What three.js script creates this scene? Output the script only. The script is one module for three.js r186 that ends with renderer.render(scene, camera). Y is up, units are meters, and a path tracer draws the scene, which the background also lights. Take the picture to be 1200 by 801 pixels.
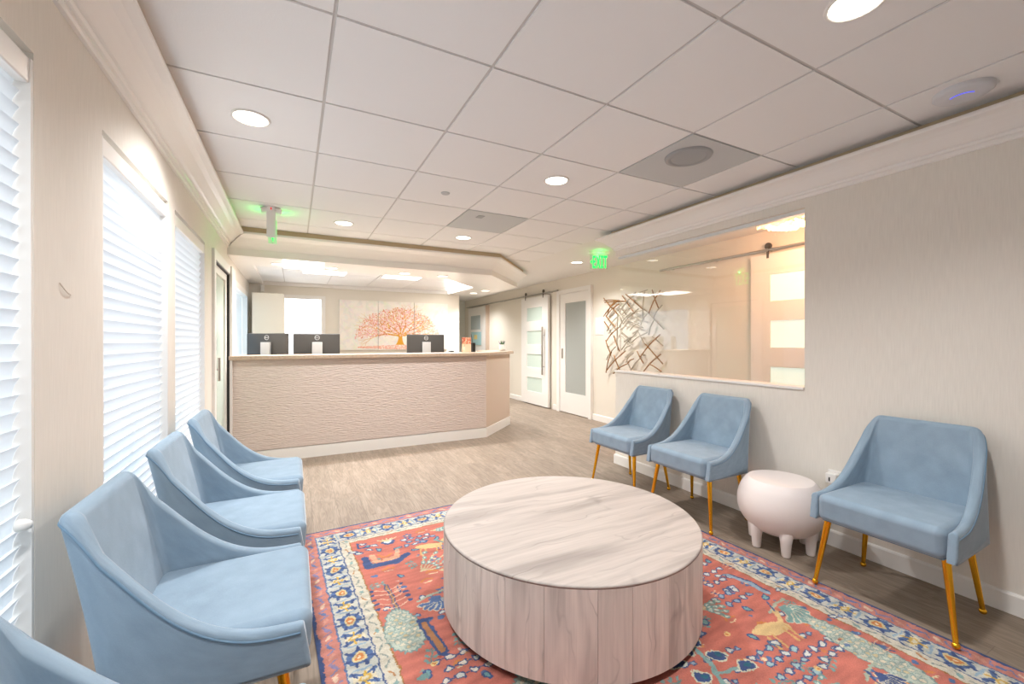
import * as THREE from 'three';
import { RoundedBoxGeometry } from 'three/addons/geometries/RoundedBoxGeometry.js';
import { mergeGeometries } from 'three/addons/utils/BufferGeometryUtils.js';
import { ImprovedNoise } from 'three/addons/math/ImprovedNoise.js';
import { FontLoader } from 'three/addons/loaders/FontLoader.js';
import { TextGeometry } from 'three/addons/geometries/TextGeometry.js';
import { RectAreaLightUniformsLib } from 'three/addons/lights/RectAreaLightUniformsLib.js';

// ---------------------------------------------------------------- camera, sky, exposure
const scene = new THREE.Scene();
const camera = new THREE.PerspectiveCamera(78.14, 1200 / 801, 0.05, 100);
const EYE = 1.293, YAW = 0.4778;
camera.position.set(0, EYE, 0);
camera.lookAt(Math.sin(YAW), EYE - 0.0021, -Math.cos(YAW));
scene.background = new THREE.Color(0.86, 0.94, 1.0);
scene.backgroundIntensity = 2.25;
const renderer = new THREE.WebGLRenderer({ antialias: true });
renderer.toneMapping = THREE.LinearToneMapping;
renderer.toneMappingExposure = 1.2;
renderer.shadowMap.enabled = true;
RectAreaLightUniformsLib.init();
const CAN_POWER = 9.6;               // candela of one downlight
const CAN_COLOR = new THREE.Color(0.985, 0.98, 0.985);

// ---------------------------------------------------------------- helpers
let seed = 7;
const rnd = () => { seed = (seed * 1664525 + 1013904223) >>> 0; return seed / 4294967296; };
const rr = (a, b) => a + (b - a) * rnd();
const perlin = new ImprovedNoise();
const fbm = (x, y, z = 0, o = 4) => { let s = 0, a = 0.5, f = 1; for (let i = 0; i < o; i++) { s += a * perlin.noise(x * f, y * f, z + i * 7.3); a *= 0.5; f *= 2; } return s; };
const taken = new Map();
const numbered = (n) => { const k = taken.get(n) ?? 0; taken.set(n, k + 1); return k ? `${n}_${String(k).padStart(3, '0')}` : n; };
function mesh(name, geo, mat, parent = scene) {
  const m = new THREE.Mesh(geo, mat);
  m.name = parent === scene ? numbered(name) : name;
  m.castShadow = m.receiveShadow = true;
  parent.add(m);
  return m;
}
function tag(o, label, category, group) { o.userData.label = label; o.userData.category = category; if (group) o.userData.group = group; return o; }
function thing(name, label, category, p = [0, 0, 0], turn = 0, group) {
  const g = new THREE.Group(); g.name = numbered(name); g.position.set(...p); g.rotation.y = turn; scene.add(g);
  return tag(g, label, category, group);
}
function struct(name, geo, mat, label, category) {
  const m = geo ? mesh(name, geo, mat) : new THREE.Group();
  if (!geo) { m.name = numbered(name); scene.add(m); }
  m.userData.kind = 'structure';
  if (label) { m.userData.label = label; m.userData.category = category; }
  return m;
}
// box from extents, uv in metres
function bx(x0, x1, y0, y1, z0, z1, ou = 0, ov = 0) {
  const a = Math.min(x0, x1), b = Math.max(x0, x1), c = Math.min(y0, y1), d = Math.max(y0, y1), e = Math.min(z0, z1), f = Math.max(z0, z1);
  const g = new THREE.BoxGeometry(b - a, d - c, f - e); g.translate((a + b) / 2, (c + d) / 2, (e + f) / 2);
  const p = g.attributes.position, n = g.attributes.normal, uv = g.attributes.uv;
  for (let i = 0; i < p.count; i++) {
    const nx = Math.abs(n.getX(i)), ny = Math.abs(n.getY(i));
    if (nx > 0.5) uv.setXY(i, p.getZ(i) + ou, p.getY(i) + ov);
    else if (ny > 0.5) uv.setXY(i, p.getX(i) + ou, p.getZ(i) + ov);
    else uv.setXY(i, p.getX(i) + ou, p.getY(i) + ov);
  }
  return g;
}
const merge = (gs) => mergeGeometries(gs.map((g) => (g.index ? g.toNonIndexed() : g)), false);
function rbox(x0, x1, y0, y1, z0, z1, r = 0.006, seg = 2) {
  const g = new RoundedBoxGeometry(Math.abs(x1 - x0), Math.abs(y1 - y0), Math.abs(z1 - z0), seg, r);
  g.translate((x0 + x1) / 2, (y0 + y1) / 2, (z0 + z1) / 2); return g;
}
function cyl(r0, r1, a, b, seg = 16) {     // from a (radius r0) to b (radius r1)
  const A = new THREE.Vector3(...a), B = new THREE.Vector3(...b), L = A.distanceTo(B);
  const g = new THREE.CylinderGeometry(r1, r0, L, seg, 1);
  g.applyQuaternion(new THREE.Quaternion().setFromUnitVectors(new THREE.Vector3(0, 1, 0), B.clone().sub(A).normalize()));
  const m = A.add(B).multiplyScalar(0.5); g.translate(m.x, m.y, m.z); return g;
}
const tube = (pts, r, seg = 24, rs = 6) => new THREE.TubeGeometry(new THREE.CatmullRomCurve3(pts.map((p) => new THREE.Vector3(...p))), seg, r, rs, false);
// vertical prism from a plan polygon [[x, z], ...]
function prism(poly, y0, y1, holes = []) {
  const s = new THREE.Shape(poly.map(([x, z]) => new THREE.Vector2(x, -z)));
  for (const h of holes) s.holes.push(new THREE.Path(h.map(([x, z]) => new THREE.Vector2(x, -z))));
  const g = new THREE.ExtrudeGeometry(s, { depth: y1 - y0, bevelEnabled: false });
  g.rotateX(-Math.PI / 2); g.translate(0, y0, 0); return g;
}
// moulding swept along a plan path; profile = [[out, y], ...]
function sweep(profile, path) {
  const N = path.length, K = profile.length, pos = [], idx = [], uv = [];
  const dirs = []; for (let i = 0; i < N - 1; i++) { const dx = path[i + 1][0] - path[i][0], dz = path[i + 1][1] - path[i][1], l = Math.hypot(dx, dz); dirs.push([dx / l, dz / l]); }
  for (let i = 0; i < N - 1; i++) {
    const rows = [];
    for (const e of [0, 1]) {
      const a = dirs[Math.max(0, i + e - 1)], b = dirs[Math.min(N - 2, i + e)];
      const na = [-a[1], a[0]], nb = [-b[1], b[0]];
      let mx = na[0] + nb[0], mz = na[1] + nb[1]; const k = 2 / (mx * mx + mz * mz); mx *= k; mz *= k;
      const P = path[i + e]; rows.push(profile.map(([o, y]) => [P[0] + mx * o, y, P[1] + mz * o]));
    }
    for (let k = 0; k < K - 1; k++) {
      const v = pos.length / 3;
      pos.push(...rows[0][k], ...rows[1][k], ...rows[1][k + 1], ...rows[0][k + 1]); uv.push(0, k, 1, k, 1, k + 1, 0, k + 1);
      idx.push(v, v + 1, v + 2, v, v + 2, v + 3);
    }
  }
  const g = new THREE.BufferGeometry(); g.setAttribute('position', new THREE.Float32BufferAttribute(pos, 3)); g.setAttribute('uv', new THREE.Float32BufferAttribute(uv, 2)); g.setIndex(idx);
  g.computeVertexNormals(); return g;
}
function dataTex(w, h, fn, srgb = true) {
  const d = new Uint8Array(w * h * 4);
  for (let y = 0; y < h; y++) for (let x = 0; x < w; x++) { const c = fn(x / w, y / h, x, y), i = (y * w + x) * 4; d[i] = c[0]; d[i + 1] = c[1]; d[i + 2] = c[2]; d[i + 3] = 255; }
  const t = new THREE.DataTexture(d, w, h); t.wrapS = t.wrapT = THREE.RepeatWrapping; t.magFilter = THREE.LinearFilter; t.minFilter = THREE.LinearMipmapLinearFilter; t.generateMipmaps = true;
  if (srgb) t.colorSpace = THREE.SRGBColorSpace; t.needsUpdate = true; return t;
}
const seamless = (f, x, y, W, H) => { const a = x / W, b = y / H; return (1 - b) * ((1 - a) * f(x, y) + a * f(x - W, y)) + b * ((1 - a) * f(x, y - H) + a * f(x - W, y - H)); };
const clamp = (v) => Math.max(0, Math.min(255, v));
const rep = (t, u, v) => { const c = t.clone(); c.repeat.set(u, v); c.needsUpdate = true; return c; };
const std = (o) => new THREE.MeshStandardMaterial(o);
const phys = (o) => new THREE.MeshPhysicalMaterial(o);

// ---------------------------------------------------------------- materials
const M = {};
{ // grasscloth wallpaper: fine vertical strands
  const h = dataTex(512, 512, (u, v, x, y) => { const s = seamless((p, r) => perlin.noise(p * 0.9, r * 0.035, 3) * 0.6 + perlin.noise(p * 0.33, r * 0.02, 9) * 0.5, x, y, 512, 512); const q = clamp(128 + 90 * s); return [q, q, q]; }, false);
  const c = dataTex(512, 512, (u, v, x, y) => { const s = seamless((p, q) => perlin.noise(p * 0.5, q * 0.02, 5) * 5 + perlin.noise(p * 0.1, q * 0.02, 11) * 3, x, y, 512, 512); return [clamp(232 + s), clamp(226 + s), clamp(216 + s)]; });
  M.paper = std({ map: c, bumpMap: h, bumpScale: 0.0012, roughness: 0.85 });
}
M.gap_shade = std({ color: 0xc9b393, roughness: 0.8 });  // tan colour stands for the shade in the gap above the crown
M.wallWarm = std({ color: 0xe6dfd2, roughness: 0.8 });
M.white = std({ color: 0xeeebe6, roughness: 0.45 });
M.gloss = std({ color: 0xf5f1ec, roughness: 0.28 });
M.ceil = std({ color: 0xf0eeeb, roughness: 0.9 });
{ const h = dataTex(256, 256, (u, v, x, y) => { const q = clamp(128 + 70 * perlin.noise(x * 0.4, y * 0.4, 1) + 50 * perlin.noise(x * 0.13, y * 0.13, 2)); return [q, q, q]; }, false); M.tile = std({ color: 0xf2f1f0, roughness: 0.92, bumpMap: rep(h, 2, 2), bumpScale: 0.0006 }); }
M.tbar = std({ color: 0xd0ccc8, roughness: 0.6 });
M.greyMetal = std({ color: 0xe3e7e8, roughness: 0.35 });
M.vent = std({ color: 0xc6c9ca, roughness: 0.55 });
M.ventDark = std({ color: 0xa3a6a8, roughness: 0.6 });
M.steel = std({ color: 0xb9b5ae, roughness: 0.28, metalness: 1 });
M.steelDark = std({ color: 0x6f675c, roughness: 0.35, metalness: 0.9 });
M.black = std({ color: 0x141414, roughness: 0.5 });
M.darkPlastic = std({ color: 0x3a3835, roughness: 0.45 });
M.silver = std({ color: 0xb4b4b2, roughness: 0.4, metalness: 0.4 });
M.gold = std({ color: 0xf2b632, roughness: 0.22, metalness: 1 });
M.ceramic = std({ color: 0xece3df, roughness: 0.45 });
M.pane = phys({ color: 0xffffff, roughness: 0.02, transmission: 1, thickness: 0, ior: 1.5 });
M.frost = std({ color: 0xcfdfd5, roughness: 0.25 });
M.frostGrey = std({ color: 0xa9aeaa, roughness: 0.3 });
M.slat = phys({ color: 0xe6ecf2, roughness: 1, transmission: 0.48, thickness: 0 });
M.canGlow = std({ color: 0xffffff, emissive: 0xfff3e0, emissiveIntensity: 5, roughness: 0.6 });
M.panelGlow = std({ color: 0xffffff, emissive: 0xfffaf2, emissiveIntensity: 3, roughness: 0.6 });
M.green = std({ color: 0x0a8f3c, emissive: 0x12e650, emissiveIntensity: 2.2, roughness: 0.5 });
M.litPane = std({ color: 0xe9f2e4, emissive: 0xdcfff4, emissiveIntensity: 0.38, roughness: 0.4 });
{ // velvet
  const c = dataTex(256, 256, (u, v, x, y) => { const s = seamless((p, q) => fbm(p * 0.02, q * 0.02, 4) * 26 + perlin.noise(p * 0.5, q * 0.5, 8) * 6, x, y, 256, 256); return [clamp(141 + s), clamp(162 + s), clamp(179 + s)]; });
  const h = dataTex(256, 256, (u, v, x, y) => { const q = clamp(128 + 60 * perlin.noise(x * 0.6, y * 0.6, 2)); return [q, q, q]; }, false);
  M.velvet = phys({ map: rep(c, 2.2, 2.2), bumpMap: rep(h, 6, 6), bumpScale: 0.0006, roughness: 0.9, sheen: 1.8, sheenColor: new THREE.Color(0.85, 0.89, 0.92), sheenRoughness: 0.5 });
  M.piping = phys({ color: 0x6f8ca3, roughness: 0.85, sheen: 0.6, sheenColor: new THREE.Color(0.5, 0.6, 0.66), sheenRoughness: 0.5 });
}
{ // vinyl oak planks
  const c = dataTex(256, 1024, (u, v, x, y) => {
    const w = fbm(x * 0.02, y * 0.004, 2) * 3;
    const ring = Math.sin((x * 0.09 + w * 5 + fbm(x * 0.01, y * 0.003, 5) * 9) * 2.0);
    const s = ring * 7 + perlin.noise(x * 0.7, y * 0.02, 3) * 12 + fbm(x * 0.03, y * 0.006, 9) * 26;
    return [clamp(142 + s), clamp(127 + s * 0.97), clamp(112 + s * 0.92)];
  });
  M.planks = [1.0, 0.95, 0.9, 0.97, 0.92].map((k) => std({ map: rep(c, 2.7, 0.42), color: new THREE.Color(k, k * 0.995, k * 0.985), roughness: 0.58 }));
  M.floorBase = std({ color: 0x6d5f50, roughness: 0.9 });
}
{ // pale veneer with long grey streaks; v runs along the grain
  const c = dataTex(1024, 1024, (u, v, x, y) => {
    const w = fbm(x * 0.006, y * 0.0025, 12) * 2.2;
    let s = perlin.noise(x * 0.03 + w * 1.6, y * 0.0016, 20) * 15 + perlin.noise(x * 0.5, y * 0.006, 2) * 6 + perlin.noise(x * 0.12 + w, y * 0.003, 7) * 8;
    const vein = 1 - Math.abs(perlin.noise(x * 0.012 + w * 0.9, y * 0.0018, 31)) * 26; if (vein > 0) s -= vein * 22 * Math.max(0, 0.5 + 1.6 * perlin.noise(x * 0.01, y * 0.006, 3));
    s -= Math.max(0, fbm(x * 0.01, y * 0.0018, 40) - 0.06) * 80;
    return [clamp(206 + s), clamp(195 + s * 0.98), clamp(187 + s * 0.95)];
  });
  M.veneer = [1.26, 1.2, 1.13, 1.24, 1.17].map((k) => std({ map: rep(c, 0.9, 0.8), color: new THREE.Color(k, k, k), roughness: 0.45 }));  // staves painted lighter than the top to offset shade on the drum side
  M.veneerTopDimmed = std({ map: rep(c, 0.75, 0.6), color: new THREE.Color(0.74, 0.735, 0.73), roughness: 0.5 });  // same wood painted darker, to offset the strong light on the top
}
{ // counter front: combed plaster wallpaper
  const h = dataTex(1024, 512, (u, v, x, y) => { const w = perlin.noise(x * 0.02, y * 0.02, 6) * 10; const q = clamp(128 + 130 * perlin.noise(x * 0.018, (y + w) * 0.13, 3) + 50 * perlin.noise(x * 0.05, y * 0.3, 5)); return [q, q, q]; }, false);
  M.combed = std({ color: 0xd8c8be, roughness: 0.6, bumpMap: rep(h, 0.7, 1.6), bumpScale: 0.009 });
  M.counterSide = std({ color: 0xd2bfae, roughness: 0.7 });
  const g = dataTex(256, 256, (u, v, x, y) => { const s = perlin.noise(x * 0.35, y * 0.35, 3) * 26 + perlin.noise(x * 0.09, y * 0.09, 5) * 14; return [clamp(186 + s), clamp(164 + s), clamp(143 + s)]; });
  M.stone = std({ map: rep(g, 2, 2), roughness: 0.3 });
}

const font = await new FontLoader().loadAsync('fonts/droid/droid_sans_bold.typeface.json');
function lettering(txt, size, depth) { const g = new TextGeometry(txt, { font, size, depth, curveSegments: 3, bevelEnabled: false }); g.computeBoundingBox(); const b = g.boundingBox; g.translate(-(b.min.x + b.max.x) / 2, -(b.min.y + b.max.y) / 2, 0); return g; }

// ---------------------------------------------------------------- the shell of the place
const WL = -0.6, WR = 3.03, HW = 4.38, CE = 2.44, ZB = 1.3, ZS = -5.12, SB = 2.17, ZW = -7.6, ZE = -11.4;
// floor with planks
{
  const f = struct('floor', bx(WL - 0.2, HW + 0.2, -0.12, -0.006, ZB + 0.15, ZE - 0.1), M.floorBase, 'greige wood-look plank flooring through lobby and hallway', 'floor');
  const W = 0.18, L = 1.22;
  for (let i = 0; WL + i * W < HW; i++) {
    const x0 = WL + i * W, x1 = Math.min(HW, x0 + W), off = ((i * 0.377) % 1) * L;
    for (let z = ZB + off; z > (x0 > 2.6 ? ZE : ZW - 0.05); z -= L) {
      const z1 = Math.min(ZB, z), z0 = Math.max(x0 > 2.6 ? ZE : ZW, z - L); if (z1 - z0 < 0.03) continue;
      if (x0 < 2.1 && z1 < -5.95) continue;                     // wholly behind the reception desk
      mesh('plank', bx(x0 + 0.0004, x1 - 0.0004, -0.006, 0, z0 + 0.0004, z1 - 0.0004, rnd() * 9, rnd() * 9), M.planks[Math.floor(rnd() * 5)], f);
    }
  }
  mesh('subfloor', bx(WL, 2.8, -0.006, -0.001, -5.9, ZW), M.planks[1], f);
}
// ceiling with lay-in tiles
const ventA = [1.9591, -1.6044], ventB = [1.3491, -3.4344];
{
  const c = struct('ceiling', bx(WL - 0.2, HW + 0.2, CE + 0.006, CE + 0.15, ZB + 0.15, ZE - 0.1), M.tbar, 'white suspended ceiling of square lay-in tiles', 'ceiling');
  const g = 0.007, T = 0.61, X0 = 0.1291, Z0 = -1.6044;
  for (let i = -2; i <= 4; i++) for (let j = -5; j <= 5; j++) {
    const x0 = Math.max(WL, X0 + i * T + g), x1 = Math.min(WR, X0 + (i + 1) * T - g), z1 = Math.min(ZB, Z0 - j * T - g), z0 = Math.max(-5.3, Z0 - (j + 1) * T + g);
    if (x1 - x0 < 0.02 || z1 - z0 < 0.02) continue;
    if ((i === 3 && j === 0) || (i === 2 && j === 3)) continue;   // the two grilles lie here
    mesh('ceiling_tile', bx(x0, x1, CE, CE + 0.012, z0, z1), M.tile, c);
  }
  mesh('plaster_panel', bx(WR, HW, CE, CE + 0.01, ZB, ZE), M.ceil, c);
  mesh('plaster_panel', bx(-0.6, WR, CE, CE + 0.01, -5.3, ZE), M.ceil, c);
}
// left (window) wall with openings
const WIN = [[0.65, -0.23], [-0.67, -1.544], [-1.984, -2.857], [-3.003, -3.905]], WTOP = 2.04, WSILL = 0.32;  // first opening is unseen, added to the row to supply daylight
{
  const gs = []; let z = ZB + 0.15;
  const seg = (a, b, y0 = 0, y1 = CE + 0.02) => gs.push(bx(WL - 0.2, WL, y0, y1, a, b));
  for (const [a, b] of WIN) { seg(z, a); seg(a, b, 0, WSILL); seg(a, b, WTOP); z = b; }
  seg(z, -4.27); seg(-4.27, -5.42, 2.0); seg(-5.42, -5.64); seg(-5.64, -7.07, 0, 1.0); seg(-5.64, -7.07, 1.95); seg(-7.07, ZW - 0.2);
  gs.push(bx(WL, -0.45, 0, SB + 0.06, -7.45, ZW));
  struct('wall_left', merge(gs), M.paper, 'beige grasscloth wall with tall blind-covered windows', 'wall');
}
// right wall: full height, half wall, header
{
  const x1 = WR + 0.12;
  struct('wall_right', merge([bx(WR, x1, 0, CE + 0.02, ZB + 0.15, -1.6), bx(WR, x1, 0, 0.965, -1.6, -3.46), bx(WR, x1, 2.185, CE + 0.02, -1.6, -3.46)]), M.paper, 'beige textured wall with long glazed opening above half wall', 'wall');
  struct('trim_1', rbox(WR - 0.012, x1 + 0.012, 0.965, 0.985, -1.6, -3.475, 0.004), M.white, 'white ledge capping the half wall under the glazing', 'ledge');
  struct('trim_2', bx(WR + 0.035, WR + 0.085, 2.16, 2.186, -1.6, -3.46), M.greyMetal, 'pale metal channel holding the glass under the header', 'channel');
}
struct('wall_hall', bx(HW, HW + 0.15, 0, CE + 0.02, ZB + 0.15, ZE - 0.1), M.wallWarm, 'warm beige hallway wall with doors and rod sculpture', 'wall');
struct('wall_back', bx(WL - 0.2, 2.8, 0, CE, ZW, ZW - 0.15), M.wallWarm, 'cream wall behind the reception desk', 'wall');
struct('wall_side', bx(2.68, 2.8, 0, CE, ZW - 0.15, ZE), M.wallWarm, 'cream return wall at the hallway beyond reception', 'wall');
struct('wall_end', bx(2.6, HW + 0.1, 0, CE, ZE, ZE - 0.15), std({ color: 0xdfe5df, roughness: 0.7 }), 'pale wall closing the far end of the hallway', 'wall');
struct('wall_front', bx(WL - 0.2, HW + 0.2, 0, CE, ZB, ZB + 0.15), M.paper, 'plain beige lobby wall opposite the reception desk', 'wall');
// dropped ceiling above the reception desk
const LED1 = [[-0.11, -5.18], [0.30, -5.18], [0.30, -5.70], [-0.11, -5.70]];
{
  const outer = [[WL, ZS], [2.35, ZS], [3.24, -6.08], [3.24, ZW - 0.1], [WL, ZW - 0.1]];
  const hole = [[-0.42, -5.74], [1.95, -5.74], [2.62, -6.44], [2.56, -7.56], [-0.42, -7.56]];
  const s = struct('ceiling_reception', prism(outer, SB, 2.388, [hole]), M.gloss, 'dropped white soffit with angled corner over the reception desk', 'soffit');
  const inner = [[WL, ZS + 0.132], [2.405, ZS + 0.132], [3.325, -6.02], [3.3, ZW - 0.1], [WL, ZW - 0.1]];
  mesh('neck', prism(inner, 2.388, CE, []), M.gap_shade, s);  // wears the tan that stands for shade in the gap
  mesh('recess_ceiling', prism(outer.map(([x, z]) => [x * 0.98, z < -5.5 ? z : -5.3]), 2.232, 2.26), M.tbar, s);
  const T = 0.61;
  for (let i = -1; i < 5; i++) for (let j = 0; j < 3; j++) {
    const x0 = -0.13 + i * T + 0.006, x1 = Math.min(2.66, x0 + T - 0.012), z1 = -5.72 - j * T - 0.006, z0 = Math.max(-7.58, z1 - T + 0.012);
    mesh('ceiling_tile', bx(x0, x1, 2.222, 2.233, z0, z1), M.tile, s);
  }
}
// crown moulding
const CROWN = [[0.0, 2.245], [0.012, 2.247], [0.016, 2.256], [0.016, 2.268], [0.026, 2.271], [0.03, 2.28], [0.03, 2.287], [0.04, 2.291], [0.052, 2.3], [0.07, 2.318], [0.094, 2.34], [0.12, 2.357], [0.14, 2.364], [0.15, 2.368], [0.153, 2.374], [0.153, 2.386], [0.148, 2.39], [0.0, 2.39]];
const COVE = [[0.0, 2.245], [0.008, 2.248], [0.014, 2.256], [0.03, 2.27], [0.06, 2.3], [0.1, 2.335], [0.135, 2.357], [0.15, 2.365], [0.153, 2.372], [0.153, 2.386], [0.148, 2.39], [0.0, 2.39]];
struct('trim_3', merge([sweep(CROWN, [[WL, ZB], [WL, ZS], [WL + 0.001, ZS]]), sweep(COVE, [[WL, ZS + 0.001], [WL, ZS], [2.35, ZS], [3.24, -6.08], [3.24, -6.4]])]), M.gloss, 'glossy white crown moulding above windows and along the soffit', 'moulding');
struct('trim_4', sweep(CROWN, [[WR + 0.12, -3.46], [WR, -3.46], [WR, ZB]]), M.gloss, 'white crown moulding above the glazed opening', 'moulding');
struct('trim_5', bx(WL, WL + 0.132, 2.388, CE, ZB, ZS + 0.132), M.gap_shade, 'tan reveal strip painted for the shade between window-side crown and ceiling', 'gap_shade');
struct('trim_6', bx(WR - 0.06, WR, 2.388, CE, ZB, -3.46), M.gap_shade, 'tan reveal strip painted for the shade between crown above the glass and ceiling', 'gap_shade');
// baseboards
{
  const BASE = [[0, 0], [0.014, 0], [0.014, 0.088], [0.01, 0.096], [0, 0.1]];
  struct('baseboard_right', sweep(BASE, [[WR + 0.12, -3.46], [WR, -3.46], [WR, ZB]]), M.white, 'white baseboard along the half wall', 'baseboard');
  struct('baseboard_hall', merge([[-5.56, ZB], [-6.74, -6.6], [ZE, -7.0]].map(([a, b]) => sweep(BASE, [[HW, a], [HW, b]]))), M.white, 'white baseboard along the hallway wall', 'baseboard');
  struct('baseboard_left', sweep(BASE, [[WL, ZB], [WL, -4.2]]), M.white, 'white baseboard under the windows', 'baseboard');
}

// ---------------------------------------------------------------- windows and blinds on the left wall
const slatGeo = (z0, z1, tilt) => {        // a curved slat, centred on its axis
  const pos = [], idx = [], uv = [], w = 0.05, K = 4;
  for (let k = 0; k <= K; k++) {
    const t = k / K - 0.5, a = tilt, bow = 0.004 * (1 - 4 * t * t);
    const x = Math.cos(a) * t * w + Math.sin(a) * bow, y = -Math.sin(a) * t * w + Math.cos(a) * bow;
    pos.push(x, y, z0, x, y, z1); uv.push(0, t, 1, t);
    if (k) { const v = 2 * k - 2; idx.push(v, v + 1, v + 3, v, v + 3, v + 2); }
  }
  const g = new THREE.BufferGeometry(); g.setAttribute('position', new THREE.Float32BufferAttribute(pos, 3)); g.setAttribute('uv', new THREE.Float32BufferAttribute(uv, 2)); g.setIndex(idx); g.computeVertexNormals(); return g;
};
WIN.forEach(([a, b], n) => {
  const w = struct(`window_${n + 1}`, null, null, ['added unseen tall window supplying daylight beyond the last chair', 'tall window beside the wide beige pier, its jamb carrying a white knob', 'tall window between wide and narrow beige piers', 'tall window next to the glass entrance door'][n], 'window');
  mesh('window_frame', merge([bx(WL - 0.19, WL - 0.15, WSILL, WTOP, a, a - 0.04), bx(WL - 0.19, WL - 0.15, WSILL, WTOP, b + 0.04, b), bx(WL - 0.19, WL - 0.15, WSILL, WSILL + 0.05, a - 0.04, b + 0.04), bx(WL - 0.19, WL - 0.15, WTOP - 0.05, WTOP, a - 0.04, b + 0.04)]), M.white, w);
  mesh('pane', bx(WL - 0.172, WL - 0.168, WSILL + 0.05, WTOP - 0.05, a - 0.04, b + 0.04), M.pane, w);
  mesh('window_jamb', merge([bx(WL - 0.15, WL - 0.001, WSILL, WTOP - 0.02, a, a - 0.012), bx(WL - 0.15, WL - 0.001, WSILL, WTOP - 0.02, b + 0.012, b)]), M.white, w);
  mesh('window_sill', bx(WL - 0.15, WL + 0.02, WSILL - 0.02, WSILL + 0.004, a, b), M.white, w);
  const bl = thing('window_blind', ['white slatted blind in the added unseen window beyond the last chair', 'white slatted blind in the window beside the bare pier edge', 'white slatted blind in the window between wide and narrow piers', 'white slatted blind in the window next to the entrance door'][n], 'blind', [WL - 0.028, 0, 0], 0, 'white blinds on the window wall');
  mesh('valance', rbox(-0.004, 0.024, 1.955, 2.022, a - 0.006, b + 0.006, 0.005), M.gloss, bl);
  mesh('head_rail', bx(-0.045, -0.006, 1.96, 2.0, a - 0.02, b + 0.02), M.white, bl);
  const g = slatGeo(a - 0.014, b + 0.014, -1.27);
  for (let y = 1.95, k = 0; y > WSILL + 0.06; y -= 0.043, k++) { const s = mesh('slat', g, M.slat, bl); s.position.y = y; }
  mesh('bottom_rail', rbox(-0.02, 0.02, WSILL + 0.012, WSILL + 0.032, a - 0.02, b + 0.02, 0.004), M.white, bl);
});
{ // glazed entrance door
  const d = struct('door_1', null, null, 'white framed glass entrance door beside the reception desk', 'door');
  mesh('door_frame', merge([bx(WL - 0.06, WL + 0.02, 0, 2.06, -4.21, -4.29), bx(WL - 0.06, WL + 0.035, 0, 2.06, -5.17, -5.46), bx(WL - 0.06, WL + 0.02, 1.98, 2.06, -4.29, -5.17)]), M.white, d);
  mesh('door_leaf', merge([bx(WL - 0.05, WL - 0.01, 0.01, 1.98, -4.3, -4.42), bx(WL - 0.05, WL - 0.01, 0.01, 1.98, -5.08, -5.16), bx(WL - 0.05, WL - 0.01, 0.01, 0.22, -4.42, -5.08), bx(WL - 0.05, WL - 0.01, 1.9, 1.98, -4.42, -5.08)]), M.white, d);
  mesh('pane', bx(WL - 0.034, WL - 0.028, 0.22, 1.9, -4.42, -5.08), M.frost, d);
  mesh('gasket', merge([bx(WL - 0.02, WL + 0.012, 0, 1.98, -5.16, -5.172), bx(WL - 0.02, WL + 0.012, 1.968, 1.978, -4.29, -5.16)]), M.black, d);
  mesh('handle', merge([cyl(0.01, 0.01, [WL + 0.03, 0.95, -4.36], [WL + 0.03, 1.15, -4.36], 10), cyl(0.008, 0.008, [WL - 0.01, 1.05, -4.36], [WL + 0.03, 1.05, -4.36], 8)]), M.steel, d);
}
{ // window behind the desk on the left wall, and the bright one on the back wall
  const w = struct('window_7', null, null, 'small bright window behind the desk on the window wall', 'window');
  mesh('window_frame', merge([bx(WL - 0.05, WL + 0.012, 0.97, 1.99, -5.6, -5.67), bx(WL - 0.05, WL + 0.012, 0.97, 1.99, -7.04, -7.11), bx(WL - 0.05, WL + 0.012, 1.92, 1.99, -5.67, -7.04), bx(WL - 0.05, WL + 0.012, 0.97, 1.03, -5.67, -7.04)]), M.white, w);
  mesh('pane', bx(WL - 0.062, WL - 0.056, 1.03, 1.92, -5.67, -7.04), phys({ color: 0xe6f2fb, roughness: 0.6, transmission: 0.85, thickness: 0 }), w);
  const v = struct('window_5', null, null, 'brilliant white frosted window beside the blossom painting', 'window');
  mesh('window_frame', merge([bx(-0.19, -0.13, 0.9, 2.03, ZW, ZW + 0.03), bx(0.4, 0.46, 0.9, 2.03, ZW, ZW + 0.03), bx(-0.13, 0.4, 1.97, 2.03, ZW, ZW + 0.03), bx(-0.13, 0.4, 0.9, 0.96, ZW, ZW + 0.03)]), M.white, v);
  mesh('lit_window_pane', bx(-0.13, 0.4, 0.96, 1.97, ZW, ZW + 0.012), std({ color: 0xffffff, emissive: 0xf7fbff, emissiveIntensity: 2.2, roughness: 0.5 }), v);
}

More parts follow.
